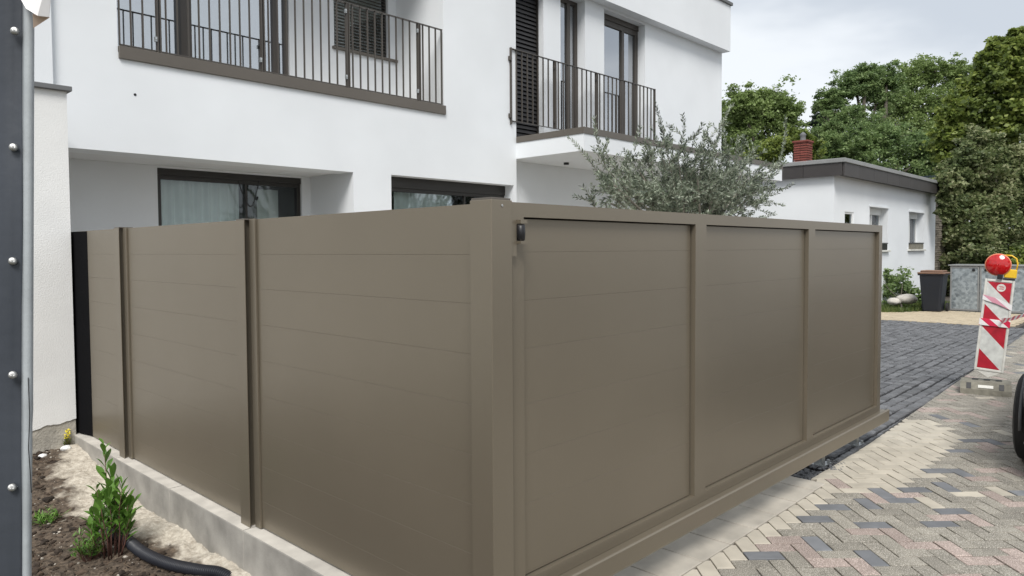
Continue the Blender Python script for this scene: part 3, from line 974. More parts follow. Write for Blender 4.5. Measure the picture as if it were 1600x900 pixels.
# vent hole and soffit spot
MB().lathe((2.768, HF - .001, 3.231), (0, -1, 0), [(-.01, .014), (.002, .014), (.003, .010), (-.008, .009)], 16).build('vent_pipe', M['black'], house)
# canopy slab with bronze edge
SX0, SX1, SY0, SY1 = 8.5125, 15.5, 6.632, 8.208
cs = MB().box(SX0, SX1, SY0, SY1, 3.07, 3.322).build('canopy_slab', M['stucco'], house)
ed = MB()
ed.box(SX0 - .012, SX1 + .012, SY0 - .014, SY0 + .02, 3.322, 3.418, .002)
ed.box(SX0 - .012, SX0 + .02, SY0 + .022, 7.99, 3.322, 3.418, .002)
ed.box(SX1 - .02, SX1 + .012, SY0 + .022, SY1, 3.322, 3.418, .002)
ed.build('edge_trim', M['taupe_sill'], cs)
MB().box(SX0 + .03, SX1 - .03, SY0 + .03, RW - .004, 3.324, 3.40).build('balcony_floor', M['roof'], house)
MB().lathe((9.49, 7.766, 3.069), (0, 0, -1), [(0, .045), (.035, .045), (.036, .038), (.01, .03)], 18).build('soffit_lamp', M['black'], house)

# rooms behind the openings: dark inside
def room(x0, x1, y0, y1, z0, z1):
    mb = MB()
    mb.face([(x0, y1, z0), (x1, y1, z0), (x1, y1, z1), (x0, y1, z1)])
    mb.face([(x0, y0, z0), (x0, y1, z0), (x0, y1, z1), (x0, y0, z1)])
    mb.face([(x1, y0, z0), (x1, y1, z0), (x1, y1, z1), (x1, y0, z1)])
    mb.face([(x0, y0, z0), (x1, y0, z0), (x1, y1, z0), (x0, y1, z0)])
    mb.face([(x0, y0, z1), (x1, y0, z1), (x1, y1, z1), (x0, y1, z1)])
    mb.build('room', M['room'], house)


def curtain(x0, x1, y, z0, z1, mat, parent, seed=1, amp=.03, pitch=.11):
    r = random.Random(seed); mb = MB(); pts = []; x = x0; ph = 0
    while x < x1:
        pts.append((x, y + amp * math.sin(ph) * r.uniform(.6, 1)))
        st = pitch / 8 * r.uniform(.6, 1.5); x += st; ph += 2 * math.pi / 8
    n = len(pts)
    mb.v = [(a, b, z0) for a, b in pts] + [(a, b, z1) for a, b in pts]
    mb.f = [(i, i + 1, n + i + 1, n + i) for i in range(n - 1)]
    return mb.build('curtain', mat, parent, smooth=True)


def window(x0, x1, z0, z1, y, fmat, stiles=(), fw=.06, head=.0, pane='glass', sill_z=None, depth=.07):
    """frame with panes set between its stiles"""
    mb = MB()
    ztop = z1 - head
    mb.box(x0, x0 + fw, y, y + depth, z0, ztop - .001); mb.box(x1 - fw, x1, y, y + depth, z0, ztop - .001)
    mb.box(x0 + fw, x1 - fw, y, y + depth, z0, z0 + fw); mb.box(x0 + fw, x1 - fw, y, y + depth, ztop - fw, ztop - .001)
    if head: mb.box(x0, x1, y - .02, y + depth, ztop, z1)
    xs_ = [x0 + fw]
    for s0, s1 in stiles:
        mb.box(s0, s1, y - .004, y + depth - .004, z0 + fw + .001, ztop - fw - .001); xs_ += [s0, s1]
    xs_.append(x1 - fw)
    w_ = mb.build('window', fmat, house, org=(x0, y, z0))
    for a, b in zip(xs_[::2], xs_[1::2]):
        MB().box(a, b, y + .03, y + .038, z0 + fw, ztop - fw).build('pane', M[pane], w_)
    return w_


# ground floor recess: back wall at 9.05 with a wide window
GB = 9.05
wall_grid([OX0 - .2, 3.358, 5.275, OX1 + .05], [-0.4, 0.5, 2.616, 2.64], lambda a, b: 3.358 < a < 5.275 and .5 < b < 2.616, lambda a, b, t: (a, t, b), GB, GB + .2).build('recess_wall', M['stucco'], house)
MB().box(OX0 - .2, OX1 + .3, TB + .001, GB + .2, 2.641, 2.80).build('recess_ceiling', M['ceil'], house)
MB().box(OX1, OX1 + .3, TB + .001, GB + .2, -0.4, 2.64).build('recess_side_wall', M['stucco'], house)
w1 = window(3.36, 5.273, .5, 2.615, GB + .04, M['dark_frame'], stiles=((4.47, 4.50),), fw=.05, head=.08)
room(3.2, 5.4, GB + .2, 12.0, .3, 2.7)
curtain(3.40, 4.47, GB + .22, .5, 2.5, M['curtain'], w1, 1)
curtain(4.62, 4.80, GB + .34, .5, 2.5, M['room'], w1, 2)
MB().box(4.80, 5.16, GB + .45, GB + .47, .5, 2.47).build('blind_panel', M['curtain'], w1)
cab = wempty('hanging_cable', (4.45, 8.9, 2.5), 'thin black cable hanging in a loop before the ground floor window', 'cable')
pc = []
for t in range(17):
    u = t / 16
    pc.append((4.33 + .30 * u + .02 * math.sin(u * 5), 8.98, 2.52 - .34 * math.sin(math.pi * u) ** .8 + .02 * u))
MB().tube(pc, .007, 6).build('cable', M['black'], cab, smooth=True)
MB().cyl((4.58, 8.98, 2.30), (.35, 0, 1), .014, .05, 8).build('plug', M['black'], cab)

# ground floor window by the corner
w2 = window(WX0 + .002, WX1 - .002, .352, WZ1 - .002, RW, M['dark_frame'], stiles=((7.55, 7.58),), fw=.05, head=.15)
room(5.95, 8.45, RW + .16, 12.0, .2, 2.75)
curtain(6.35, 7.85, RW + .17, .35, 2.6, M['curtain'], w2, 4, .025, .16)
curtain(6.07, 6.22, RW + .17, .35, 2.6, M['curtain'], w2, 7, .02, .07)
curtain(7.95, 8.10, RW + .17, .35, 2.6, M['curtain'], w2, 8, .02, .07)

# loggia
LB = 9.103
wall_grid([2.2, 2.30, 5.155, 5.865, 6.831, 6.981], [3.60, 3.705, 4.555, 6.0, 6.13, 6.599],
          lambda a, b: (2.30 < a < 5.155 and 3.705 < b < 6.13) or (5.865 < a < 6.831 and 4.555 < b < 6.0),
          lambda a, b, t: (a, t, b), LB, LB + .2).build('loggia_back_wall', M['stucco'], house)
MB().box(LX1, LX1 + .4, TB + .001, LB + .2, 3.60, 6.599).build('loggia_side_wall', M['stucco'], house)
MB().box(LX0 - .4, LX0, TB + .001, LB + .2, 3.60, 6.599).build('loggia_side_wall', M['stucco'], house)
MB().box(LX0 - .4, LX1 + .4, TB + .001, LB + .2, 3.50, 3.599).build('loggia_floor', M['concrete_top'], house)
MB().box(LX0 - .4, LX1 + .4, TB + .001, LB + .2, 6.5, 6.598).build('loggia_ceiling', M['ceil'], house)
MB().box(LX0 + .001, LX1 - .001, HF + .03, TB, 3.64, 3.652).build('threshold', M['concrete_top'], house)
w3 = window(2.302, 5.153, 3.706, 6.128, LB + .03, M['brown_frame'], stiles=((3.70, 3.84), (4.93, 5.0)), fw=.06, pane='glass_bright')
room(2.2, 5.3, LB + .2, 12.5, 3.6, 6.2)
MB().box(3.66, 3.70, LB + .01, LB + .10, 3.77, 6.07).build('door_edge', M['dark_frame'], w3)
w4 = window(5.867, 6.829, 4.56, 5.998, LB + .06, M['dark_frame'], fw=.03)
for k in range(30):
    z = 4.60 + k * .047
    MB().face([(5.90, LB + .022, z), (6.80, LB + .022, z), (6.80, LB + .052, z + .024), (5.90, LB + .052, z + .024)]).face([(5.90, LB + .022, z - .003), (6.80, LB + .022, z - .003), (6.80, LB + .022, z), (5.90, LB + .022, z)]).build('blind_slat', M['taupe_rail'], w4)
MB().box(5.83, 6.98 - .002, LB - .04, LB + .055, 4.515, 4.553, .003).build('window_sill', M['taupe_sill'], house)
# bronze sill below the loggia railing
MB().box(LX0 + .004, 6.998, HF - .03, HF + .028, 3.575, 3.702, .003).build('loggia_sill', M['taupe_sill'], house)


def railing(xs_posts, x0, x1, y, z0, z1, pitch, label_sub, foot=0.0):
    fr_ = MB()
    fr_.box(x0, x1, y - .004, y + .036, z1 - .010, z1)
    fr_.box(x0, x1, y + .002, y + .030, z0, z0 + .010)
    rl = fr_.build('railing', M['taupe_rail'], house, org=(x0, y, z0))
    n = max(1, round((x1 - x0) / pitch)); dx = (x1 - x0) / n
    pr = MB().box(-.006, .006, .004, .028, 0, (z1 - z0) - .021)
    pm_ = pr.mesh('bar', M['taupe_rail'])
    for i in range(0, n + 1):
        xx = x0 + dx * i + (.006 if i == 0 else -.006 if i == n else 0)
        if any(abs(xx - p) < .055 for p in xs_posts): continue
        b = link('bar', pm_, rl); b.location = (xx - x0, 0, .0105)
    for p in xs_posts:
        q = MB().box(p - .022, p - .008, y - .006, y + .044, z0 - foot, z1 - .0105); q.box(p + .008, p + .022, y - .0065, y + .0445, z0 - foot, z1 - .0107)
        po = q.build('rail_post', M['taupe_rail'], rl)
        for zz in (z0 + .1, z1 - .14):
            MB().box(p - .045, p - .023, y - .012, y + .02, zz, zz + .05).lathe((p - .034, y - .012, zz + .025), (0, -1, 0), [(0, .009), (.006, .009), (.008, .004)], 8).build('clamp', M['steel'] if foot else M['taupe_rail'], rl)
    return rl


railing([3.02, 4.19, 5.36, 6.53], 2.63, 6.955, HF - .008, 3.715, 4.79, .118, 'loggia', .05)
# right balcony railing clamped in front of the facade corner
rl2 = railing([9.46, 10.63], 8.375, 12.55, HF - .03, 3.655, 4.80, .1305, 'balcony')
for z in (3.70, 4.60):
    MB().box(8.33, 8.372, HF - .045, HF, z, z + .07, .002).build('wall_bracket', M['taupe_rail'], rl2)
MB().box(8.366, 8.384, HF - .036, HF + .008, 3.60, 4.81).build('rail_post', M['taupe_rail'], rl2)
MB().box(12.532, 12.556, HF - .036, HF + .008, 3.42, 4.805).build('rail_post', M['taupe_rail'], rl2)

# balcony openings: blind, narrow door, glazed door
RF = 8.385
sh = window(8.532, 9.428, 3.462, 6.123, RF, M['dark_frame'], fw=.04)
slat = MB().box(-.41, .41, 0, .006, 0, .062).mesh('blind_slat', M['shutter'])
for k in range(36):
    o = link('blind_slat', slat, sh); o.location = (.448, -.05, .05 + k * .0715); o.rotation_euler = (math.radians(-22), 0, 0)
MB().box(8.54, 8.56, RF - .07, RF - .004, 3.47, 6.11).box(9.40, 9.42, RF - .07, RF - .004, 3.47, 6.11).build('guide_rail', M['dark_frame'], sh)
window(9.887, 10.578, 3.462, 6.123, RF, M['brown_frame'], stiles=((10.28, 10.36),), fw=.07, pane='glass_bright')
window(11.168, 12.547, 3.462, 6.123, RF, M['brown_frame'], stiles=((11.98, 12.06),), fw=.10, head=.10, pane='glass_bright')
room(8.6, 13.2, RW + .31, 13.0, 3.4, 6.165)
curtain(11.3, 11.9, RF + .3, 3.46, 6.1, M['curtain'], house, 5, .03, .12)

# ================================================================== BUNGALOW NEXT DOOR
bung = wempty('white_bungalow', (22, 6.5, 0), 'low white bungalow with dark flat-roof fascia and red chimney', 'house')
BY, BX0, BX1 = 6.25, 17.52, 26.5


def onY(px, py, Y):
    d = _x * (px - CX) + _y * (CY - py) + _f * F_PX
    return Vector((0, 0, CAM_H)) + d * (Y / d.y)


bw = []
for (l, t_, r_, b_) in ((1359, 323, 1387, 391), (1420.5, 331, 1443, 389.5), (1320, 330.5, 1334, 352)):
    a = onY(l, t_, BY); b = onY(r_, t_ + 3, BY); c = onY(l, b_, BY)
    bw.append((a.x, b.x, c.z, a.z))
bx = sorted({BX0, BX1} | {q[0] for q in bw} | {q[1] for q in bw}); bz = sorted({-.3, 3.32} | {q[2] for q in bw} | {q[3] for q in bw})
wall_grid(bx, bz, lambda a, b: any(q[0] < a < q[1] and q[2] < b < q[3] for q in bw), lambda a, b, t: (a, t, b), BY, BY + .35).build('wall', M['stucco'], bung)
MB().box(BX0, BX0 + .35, BY + .351, 15, -.3, 3.32).build('wall', M['stucco'], bung)
MB().box(BX1 - .35, BX1, BY + .351, 15, -.3, 3.32).build('wall', M['stucco'], bung)
for i, (x0, x1, z0, z1) in enumerate(bw):
    y = BY + (.20 if i < 2 else .02); fw = .05
    mb = MB().box(x0, x0 + fw, y, y + .06, z0, z1).box(x1 - fw, x1, y, y + .06, z0, z1).box(x0 + fw, x1 - fw, y, y + .06, z0, z0 + fw).box(x0 + fw, x1 - fw, y, y + .06, z1 - fw, z1)
    if i < 2:
        xm = x0 + (x1 - x0) * .5
        mb.box(xm - .05, xm + .05, y - .01, y + .05, z0 + fw, z1 - fw)
        mb.box(x0, x1, y - .03, y - .005, z1 - .18, z1 - .002)
    w_ = mb.build('window', M['wfrm'], bung, org=(x0, y, z0))
    MB().box(x0 + fw, x1 - fw, y + .025, y + .033, z0 + fw, z1 - fw).build('pane', M['glass'], w_)
    MB().box(x0, x1, y + .5, y + .52, z0, z1).build('room', M['room'], w_)
    if i < 2:
        MB().box(x0 - .10, x1 + .10, BY - .07, BY + .19, z0 - .05, z0 - .002, .005).build('window_sill', M['plastic_white'], w_)
        MB().box(x0 - .05, x1 + .05, BY - .03, BY - .002, z1 + .003, z1 + .05).build('lintel_trim', M['stucco'], w_)
        curtain(x0 + fw, x0 + (x1 - x0) * .35, y + .12, z0, z1, M['curtain'], w_, i + 20, .02, .1)
# flat roof: dark fascia under a light metal flashing
FX0, FX1, FY0 = 17.40, 26.75, 6.0
MB().box(FX0, FX1, FY0, 15.5, 3.32, 3.36).build('roof_soffit', M['fascia'], bung)
fs_ = MB(); x = FX0
while x < FX1:
    x2 = min(x + 1.05, FX1); fs_.box(x + .004, x2 - .004, FY0 - .02, FY0 + .02, 3.28, 3.58); x = x2
y = FY0 + .022
while y < 15.4:
    y2 = min(y + .9, 15.4); fs_.box(FX0 - .02, FX0 + .02, y + .004, y2 - .004, 3.28, 3.58); y = y2
fs_.build('fascia', M['fascia'], bung)
MB().box(FX0 - .05, FX1 + .05, FY0 - .05, 15.6, 3.581, 3.68, .01).build('flashing', M['flash'], bung)
# chimney of separate bricks
ca, cb_ = at(1241, 240, 22.5), at(1268, 240, 22.5)
ch_c = at(1254.5, 240, 24.0)
ch = MB().box(ch_c.x - .20, ch_c.x + .20, ch_c.y - .20, ch_c.y + .20, 3.7, at(1254, 224, 24.0).z - .02).build('chimney', M['mortar'], bung, org=(ch_c.x, ch_c.y, 3.7))
zt = at(1254, 222, 24.0).z
bmesh_ = [MB().box(-.098, .098, -.03, .03, -.028, .028, .004).mesh('brick', M['brick']), MB().box(-.03, .03, -.098, .098, -.028, .028, .004).mesh('brick', M['brick'])]
zc = 3.74; row = 0
while zc < zt:
    off = .10 if row % 2 else 0
    for s in (-1, 1):
        for k in range(2):
            o = link('brick', bmesh_[0], ch); o.location = (-.105 + .205 * k + (.0 if not row % 2 else .012), s * .205, zc - 3.7)
            o = link('brick', bmesh_[1], ch); o.location = (s * (.205 if row % 2 else .21), -.105 + .205 * k, zc - 3.7 + .001)
    zc += .078; row += 1
MB().box(ch_c.x - .26, ch_c.x + .26, ch_c.y - .26, ch_c.y + .26, zt - .03, zt + .03, .01).build('chimney_cap', M['brick'], ch)
MB().lathe((ch_c.x, ch_c.y, zt + .03), (0, 0, 1), [(0, .10), (.03, .10), (.05, .085), (.16, .085), (.20, .105), (.24, .085), (.28, .04), (.30, .01)], 16).build('chimney_pot', M['roof'], ch, smooth=True)
# ledge-stone wall strip beyond the corner
st = MB(); r = random.Random(4); z = -.1
while z < 3.2:
    h = r.uniform(.05, .09); x = 26.52
    while x < 30.5:
        l = r.uniform(.3, .7); d = r.uniform(0, .03)
        st.box(x, min(x + l - .01, 30.5), BY + .05 - d, BY + .2, z, z + h - .012); x += l
    z += h
tag(st.build('ledge_stone', M['strip'], bung), kind='stuff')
MB().box(26.52, 30.5, BY + .21, BY + .5, -.3, 3.3).build('side_wall', M['mortar'], bung)
# flower boxes on the sills
for i in (0, 1):
    x0, x1, z0, z1 = bw[i]
    fb = wempty('flower_box', ((x0 + x1) / 2, BY, z0), ['small dark flower box on the sill of the bungalow window nearer the gate', 'small dark flower box on the sill of the right bungalow window'][i], 'planter', group='flower boxes on the bungalow sills')
    xa, xb = (x0 + .15, x1 - .15)
    MB().prism([(xa, BY - .05), (xb, BY - .05), (xb, BY + .1), (xa, BY + .1)], z0 + .001, z0 + .17).build('trough', M['foot'] if i else M['black'], fb)
    MB().box(xa - .02, xb + .02, BY - .065, BY + .115, z0 + .171, z0 + .20, .004).build('rim', M['grey_trim'], fb)
# rear roof with a solar panel
rr_ = wempty('rear_outbuilding', (31, 11, 0), 'low grey-roofed outbuilding behind the bungalow, half hidden by ivy', 'building')
q0, q1 = at(1412, 283, 33), at(1482, 272, 33)
MB().box(q0.x - 1, q0.x + 7, q0.y - 6, q0.y + 3, 0, q0.z - .25).build('wall', M['stucco'], rr_)
MB().prism([(q0.x - 1.3, q0.y - 6.3), (q0.x + 7.2, q0.y - 6.3), (q0.x + 7.2, q0.y + 3.2), (q0.x - 1.3, q0.y + 3.2)], q0.z - .249, q0.z - .05).build('roof', M['flash'], rr_)
for k in range(4):
    mb = MB(); c = Vector((q0.x + .2 + k * .0, q0.y - 5.5 + k * 1.75, q0.z))
    mb.face([c, c + Vector((0, 1.7, 0)), c + Vector((1.0, 1.7, .28)), c + Vector((1.0, 0, .28))])
    mb.face([c + Vector((0, 0, -.04)), c + Vector((1.0, 0, .24)), c + Vector((1.0, 1.7, .24)), c + Vector((0, 1.7, -.04))])
    mb.face([c, c + Vector((1, 0, .28)), c + Vector((1, 0, .24)), c + Vector((0, 0, -.04))])
    mb.face([c, c + Vector((0, 0, -.04)), c + Vector((0, 1.7, -.04)), c + Vector((0, 1.7, 0))])
    mb.build('solar_panel', M['solar'], rr_)

# ================================================================== BIN, CABINETS
bn = wempty('wheelie_bin', (20.25, 4.85, 0), 'dark wheelie bin with brown lid standing beside the galvanised cabinet', 'bin')
mb = MB(); z0 = -.01
sec = [(z0 + .03, .20, .22), (.50, .235, .25), (.93, .265, .28)]
bx_, by_ = 20.45, 4.84
rows = []
for (z, hw, hd) in sec:
    ring = []
    for (sx, sy) in ((-1, -1), (1, -1), (1, 1), (-1, 1)):
        for a in range(3):
            c = .045; ang = math.atan2(sy, sx) - math.pi / 4 + a * math.pi / 4
            ring.append((bx_ + sx * (hd - c) + c * math.cos(ang), by_ + sy * (hw - c) + c * math.sin(ang), z))
    rows.append(ring)
nR = len(rows[0])
for rg in rows: mb.v += rg
for i in range(len(rows) - 1):
    for k in range(nR): mb.f.append((i * nR + k, i * nR + (k + 1) % nR, (i + 1) * nR + (k + 1) % nR, (i + 1) * nR + k))
mb.f.append(tuple(range(nR))); mb.f.append(tuple((len(rows) - 1) * nR + k for k in range(nR)))
mb.build('body', M['bin'], bn)
MB().box(bx_ - .30, bx_ + .30, by_ - .295, by_ + .295, .905, .94, .012).build('rim', M['bin'], bn)
ld = MB(); ld.box(bx_ - .31, bx_ + .31, by_ - .305, by_ + .305, .942, .985, .018); ld.box(bx_ - .26, bx_ + .27, by_ - .25, by_ + .25, .984, 1.03, .022)
ld.build('lid', M['binlid'], bn)
MB().tube([(bx_ + .33, by_ - .22, .96), (bx_ + .38, by_ - .2, .99), (bx_ + .38, by_ + .2, .99), (bx_ + .33, by_ + .22, .96)], .015, 8).build('handle', M['bin'], bn)
for s in (-1, 1):
    MB().cyl((bx_ + .20, by_ + s * .27, .10), (0, 1, 0), .11, .05, 18).build('wheel', M['tyre'], bn)
cbn = wempty('bin_cabinet', (20.9, 3.6, 0), 'long galvanised steel bin cabinet with black knobs behind the hazard beacon', 'cabinet')
MB().box(20.93, 21.75, 1.4, 4.58, -.03, 1.135).build('housing', M['steel'], cbn)
MB().box(20.86, 21.8, 1.36, 4.62, 1.136, 1.165, .004).build('lid', M['flash'], cbn)
for (a, b) in ((3.945, 4.57), (2.70, 3.925), (1.45, 2.68)):
    d = MB().box(20.895, 20.929, a, b, .02, 1.12, .006).build('door', M['zinc'], cbn)
    e = MB().box(20.885, 20.8945, a, a + .03, .02, 1.12).box(20.885, 20.8945, b - .03, b, .02, 1.12).box(20.885, 20.8945, a + .031, b - .031, .02, .06).box(20.885, 20.8945, a + .031, b - .031, 1.085, 1.12)
    e.build('door_rim', M['flash'], d)
    kx = a + .12 if b > 4 else b - .12
    MB().lathe((20.89, kx, 1.035), (-1, 0, 0), [(0, .03), (.02, .035), (.03, .03), (.032, .01)], 14).build('knob', M['black'], d)
for yy in (1.7, 2.7, 4.3):
    MB().box(20.95, 21.1, yy, yy + .1, -.06, -.031).build('foot', M['black'], cbn)
MB().box(20.5, 20.85, 4.05, 4.5, -.02, -.002).build('mat', M['foot'], cbn)

# ================================================================== HAZARD BEACON
bc = wempty('hazard_beacon', (9.4, 1.69, 0), 'leaning red and white hazard beacon with a round red lamp on top', 'hazard beacon')
bc['_w'] = (0, 0, 0)
ang = math.radians(-83.5)     # local x runs to the right as seen from the camera
bc.rotation_euler = (math.radians(-1.5), math.radians(5.0), math.radians(-80))
# local frame: x right, y away from camera, z up (leaning)
M['beacon'] = stripemat('beacon_stripes', 0, 0.50, 0.389, (0.46, 0.012, 0.03), (0.66, 0.67, 0.64), 0.25, 1.0)
pl = MB().box(-.135, .135, -.012, .012, .24, 1.245, .004).build('panel_back', M['plastic_white'], bc)
face_ = MB().box(-.112, .112, -.0145, -.0125, .262, 1.223).build('striped_face', M['beacon'], bc)
rim = MB()
rim.box(-.138, -.116, -.020, .016, .232, 1.253, .004); rim.box(.116, .138, -.020, .016, .232, 1.253, .004)
rim.box(-.1155, .1155, -.019, .015, 1.229, 1.252, .003); rim.box(-.1155, .1155, -.019, .015, .233, .256, .003)
rim.build('frame', M['plastic_white'], bc)
tip = MB(); tip.v = [(-.12, -.012, .232), (.12, -.012, .232), (0, -.012, .165), (-.12, .012, .232), (.12, .012, .232), (0, .012, .165)]
tip.f = [(0, 1, 2), (3, 5, 4), (0, 3, 4, 1), (1, 4, 5, 2), (2, 5, 3, 0)]
tip.build('pointed_foot', M['plastic_white'], bc)
st_ = MB().lathe((.02, -.0146, 1.165), (0, -1, 0), [(0, .042), (.001, .042)], 20).build('round_sticker', M['plastic_white'], bc)
sk = MB()
for k, (dx, dz, l) in enumerate([(-.02, .015, .03), (-.012, .0, .04), (.004, .012, .024), (-.022, -.014, .034), (.010, -.016, .016)]):
    sk.box(.02 + dx, .02 + dx + l, -.0166, -.0158, 1.165 + dz - .003, 1.165 + dz + .003)
sk.build('sticker_print', M['lamp_red'], st_)
# lamp
lm = MB().lathe((-.035, -.03, 1.415), (0, -1, 0), [(-.05, .03), (-.045, .09), (-.01, .121), (.0, .124), (.010, .121)], 32).build('lamp_housing', M['lamp_rim'], bc, smooth=True)
MB().lathe((-.035, -.041, 1.415), (0, -1, 0), [(0, .114)] + [(.040 * (1 - (q / 24) ** 2) + .0009 * (-1) ** q, .112 * q / 24) for q in range(23, 0, -1)] + [(.0405, .001)], 32).build('lens', M['lamp_red'], bc, smooth=True)
MB().box(.03, .145, -.028, .04, 1.278, 1.375, .008).build('battery_case', M['lamp_yellow'], bc)
MB().tube([(.138, .01, 1.37), (.142, .01, 1.44), (.125, .01, 1.495), (.08, .01, 1.525), (.01, .01, 1.525)], .008, 8).build('handle', M['lamp_yellow'], bc, smooth=True)
MB().box(-.03, .022, -.045, .02, 1.256, 1.312, .004).build('lamp_clamp', M['black'], bc)
MB().box(.026, .135, -.025, .035, 1.256, 1.275, .003).build('lamp_base', M['black'], bc)
# tape wrapped round the panel
M['tape'] = stripemat('tape_stripes', 0, 0.14, 0.0, (0.62, 0.02, 0.07), (0.80, 0.78, 0.78), 0.08, 0.8)
M['tape_pale'] = stripemat('tape_pale', 0, 0.14, 0.02, (0.66, 0.30, 0.38), (0.80, 0.78, 0.78), 0.08, 0.8)
MB().box(-.145, .142, -.027, .022, .735, .81, .002).build('tape_band', M['tape'], bc)
tb = MB()
tb.v = [(-.14, -.024, 1.075), (-.14, -.024, 1.02), (0, -.03, 1.045), (0, -.03, .985), (.139, -.024, .985), (.139, -.024, .925), (-.14, -.021, 1.075), (-.14, -.021, 1.02), (0, -.027, 1.045), (0, -.027, .985), (.139, -.021, .985), (.139, -.021, .925)]
tb.f = [(0, 1, 3, 2), (2, 3, 5, 4), (6, 8, 9, 7), (8, 10, 11, 9), (0, 2, 8, 6), (2, 4, 10, 8), (1, 7, 9, 3), (3, 9, 11, 5)]
tb.build('tape_scrap', M['tape_pale'], bc)
# plastic foot plate: upright, not leaning, a thing of its own that carries the beacon
ft = empty('beacon_foot', 'heavy grey recycled-plastic foot plate under the hazard beacon', 'foot plate', (9.38, 1.69, 0), rz=math.radians(-80))
k = MB(); secs = [(-.23, 0.0, .025), (-.215, .0, .085), (-.14, .0, .115), (.10, .0, .12), (.16, .0, .09), (.17, 0, .02)]
W = .235
prof = [(-.21, .0), (-.205, .055), (-.15, .125), (.15, .125), (.205, .07), (.21, .0)]   # y,z
n = len(prof)
for sx, ins in ((-W, .02), (-W + .02, 0), (W - .02, 0), (W, .02)):
    for (y, z) in prof: k.v.append((sx, y * (1 - ins), z * (1 - ins * 3)))
for i in range(3):
    for j in range(n): k.f.append((i * n + j, i * n + (j + 1) % n, (i + 1) * n + (j + 1) % n, (i + 1) * n + j))
k.f.append(tuple(reversed(range(n)))); k.f.append(tuple(3 * n + j for j in range(n)))
b_ = k.build('block', M['foot'], None); b_.parent = ft; b_['_w'] = (0, 0, 0)
for sx in (-.155, .145):
    o = MB()
    for q in ((-.022, .022),):
        o.v = [(sx - .022, -.205, .062), (sx + .022, -.205, .062), (sx + .022, -.163, .121), (sx - .022, -.163, .121), (sx - .022, -.195, .052), (sx + .022, -.195, .052), (sx + .022, -.15, .115), (sx - .022, -.15, .115)]
        o.f = [(0, 1, 2, 3), (0, 4, 5, 1), (1, 5, 6, 2), (2, 6, 7, 3), (3, 7, 4, 0)]
    x_ = o.build('grip_slot', M['black'], None); x_.parent = b_
o = MB(); o.v = [(-.07, -.1995, .075), (.07, -.1995, .075), (.07, -.178, .103), (-.07, -.178, .103), (-.07, -.19, .068), (.07, -.19, .068), (.07, -.168, .098), (-.07, -.168, .098)]
o.f = [(0, 1, 2, 3), (0, 4, 5, 1), (1, 5, 6, 2), (2, 6, 7, 3), (3, 7, 4, 0)]
x_ = o.build('embossed_field', M['plastic_white'], None); x_.parent = b_; x_.scale = (1, 1, 1)
for sx in (-.13, -.02, .09):
    x_ = MB().box(sx, sx + .06, .02, .12, .1255, .129, .001).build('rubber_pad', M['black'], None); x_.parent = b_
# barrier tape running off to the right
tp = wempty('barrier_tape', (9.4, 1.5, .9), 'red and white barrier tape stretched from the hazard beacon to the right', 'tape')
A = Vector((9.42, 1.56, .795)); B = at(1600, 489, 7.05); Cc = at(1700, 452, 7.6)
tm = MB(); nseg = 60
for i in range(nseg + 1):
    t = i / nseg; p = A.lerp(B, t * 2) if t < .5 else B.lerp(Cc, (t - .5) * 2)
    p = p + Vector((0, 0, -.02 * math.sin(math.pi * t)))
    tw = 1.1 + .9 * math.sin(t * 11) * min(1, t * 5)
    d = (Cc - A).normalized(); up = Vector((0, 0, 1)); sd_ = d.cross(up).normalized()
    wv = (up * math.cos(tw - 1.1) + sd_ * math.sin(tw - 1.1)) * .026 * (1.15 - .4 * min(1, t * 4))
    nn_ = d.cross(wv).normalized() * .0006
    tm.v += [tuple(p + wv + nn_), tuple(p - wv + nn_), tuple(p - wv - nn_), tuple(p + wv - nn_)]
for i in range(nseg):
    a = i * 4
    for j in range(4): tm.f.append((a + j, a + (j + 1) % 4, a + 4 + (j + 1) % 4, a + 4 + j))
M['tape2'] = stripemat('tape_run', 1, 0.07, 0.0, (0.62, 0.05, 0.10), (0.84, 0.82, 0.82), 0.05, 1.4)
tm.build('strip', M['tape2'], tp)

# ================================================================== CAR at the right edge
car = wempty('parked_car', (8.0, 0.1, 0), 'black car with its front wheel at the right edge of the paving', 'car')
YC = 0.10; HWD = .885
st_x = [(5.80, .52, .30, .60, .60), (5.86, .66, .22, .70, .72), (5.98, .78, .20, .76, .80), (6.25, .845, .20, .80, .86), (6.9, .875, .20, .86, .95), (7.25, .885, .20, .90, 1.02), (7.9, .89, .20, .92, 1.40), (8.7, .89, .20, .94, 1.46), (9.4, .885, .20, .95, 1.42), (9.9, .86, .22, .94, 1.12), (10.12, .78, .28, .84, .90), (10.18, .66, .36, .70, .72)]
cm = MB(); NR = 14
for (x, hw, zb, zs, zt) in st_x:
    ring = [(0, zb), (.75, zb), (.95, zb + .06), (1.0, (zb + zs) / 2), (.985, zs - .04), (.93, zs), (.80 if zt > zs + .2 else .85, zs + (zt - zs) * .75), (.0, zt)]
    hw *= .965
    ring2 = [(hw * a, z) for a, z in ring] + [(-hw * a, z) for a, z in reversed(ring[1:-1])]
    for (yy, z) in ring2: cm.v.append((x, YC + yy, z))
NR = 14
for i in range(len(st_x) - 1):
    for k_ in range(NR): cm.f.append((i * NR + k_, i * NR + (k_ + 1) % NR, (i + 1) * NR + (k_ + 1) % NR, (i + 1) * NR + k_))
cm.f.append(tuple(range(NR))); cm.f.append(tuple((len(st_x) - 1) * NR + k_ for k_ in range(NR)))
bo = cm.build('body', M['paint_black'], car, smooth=True)
md = bo.modifiers.new('sub', 'SUBSURF'); md.levels = 2; md.render_levels = 2
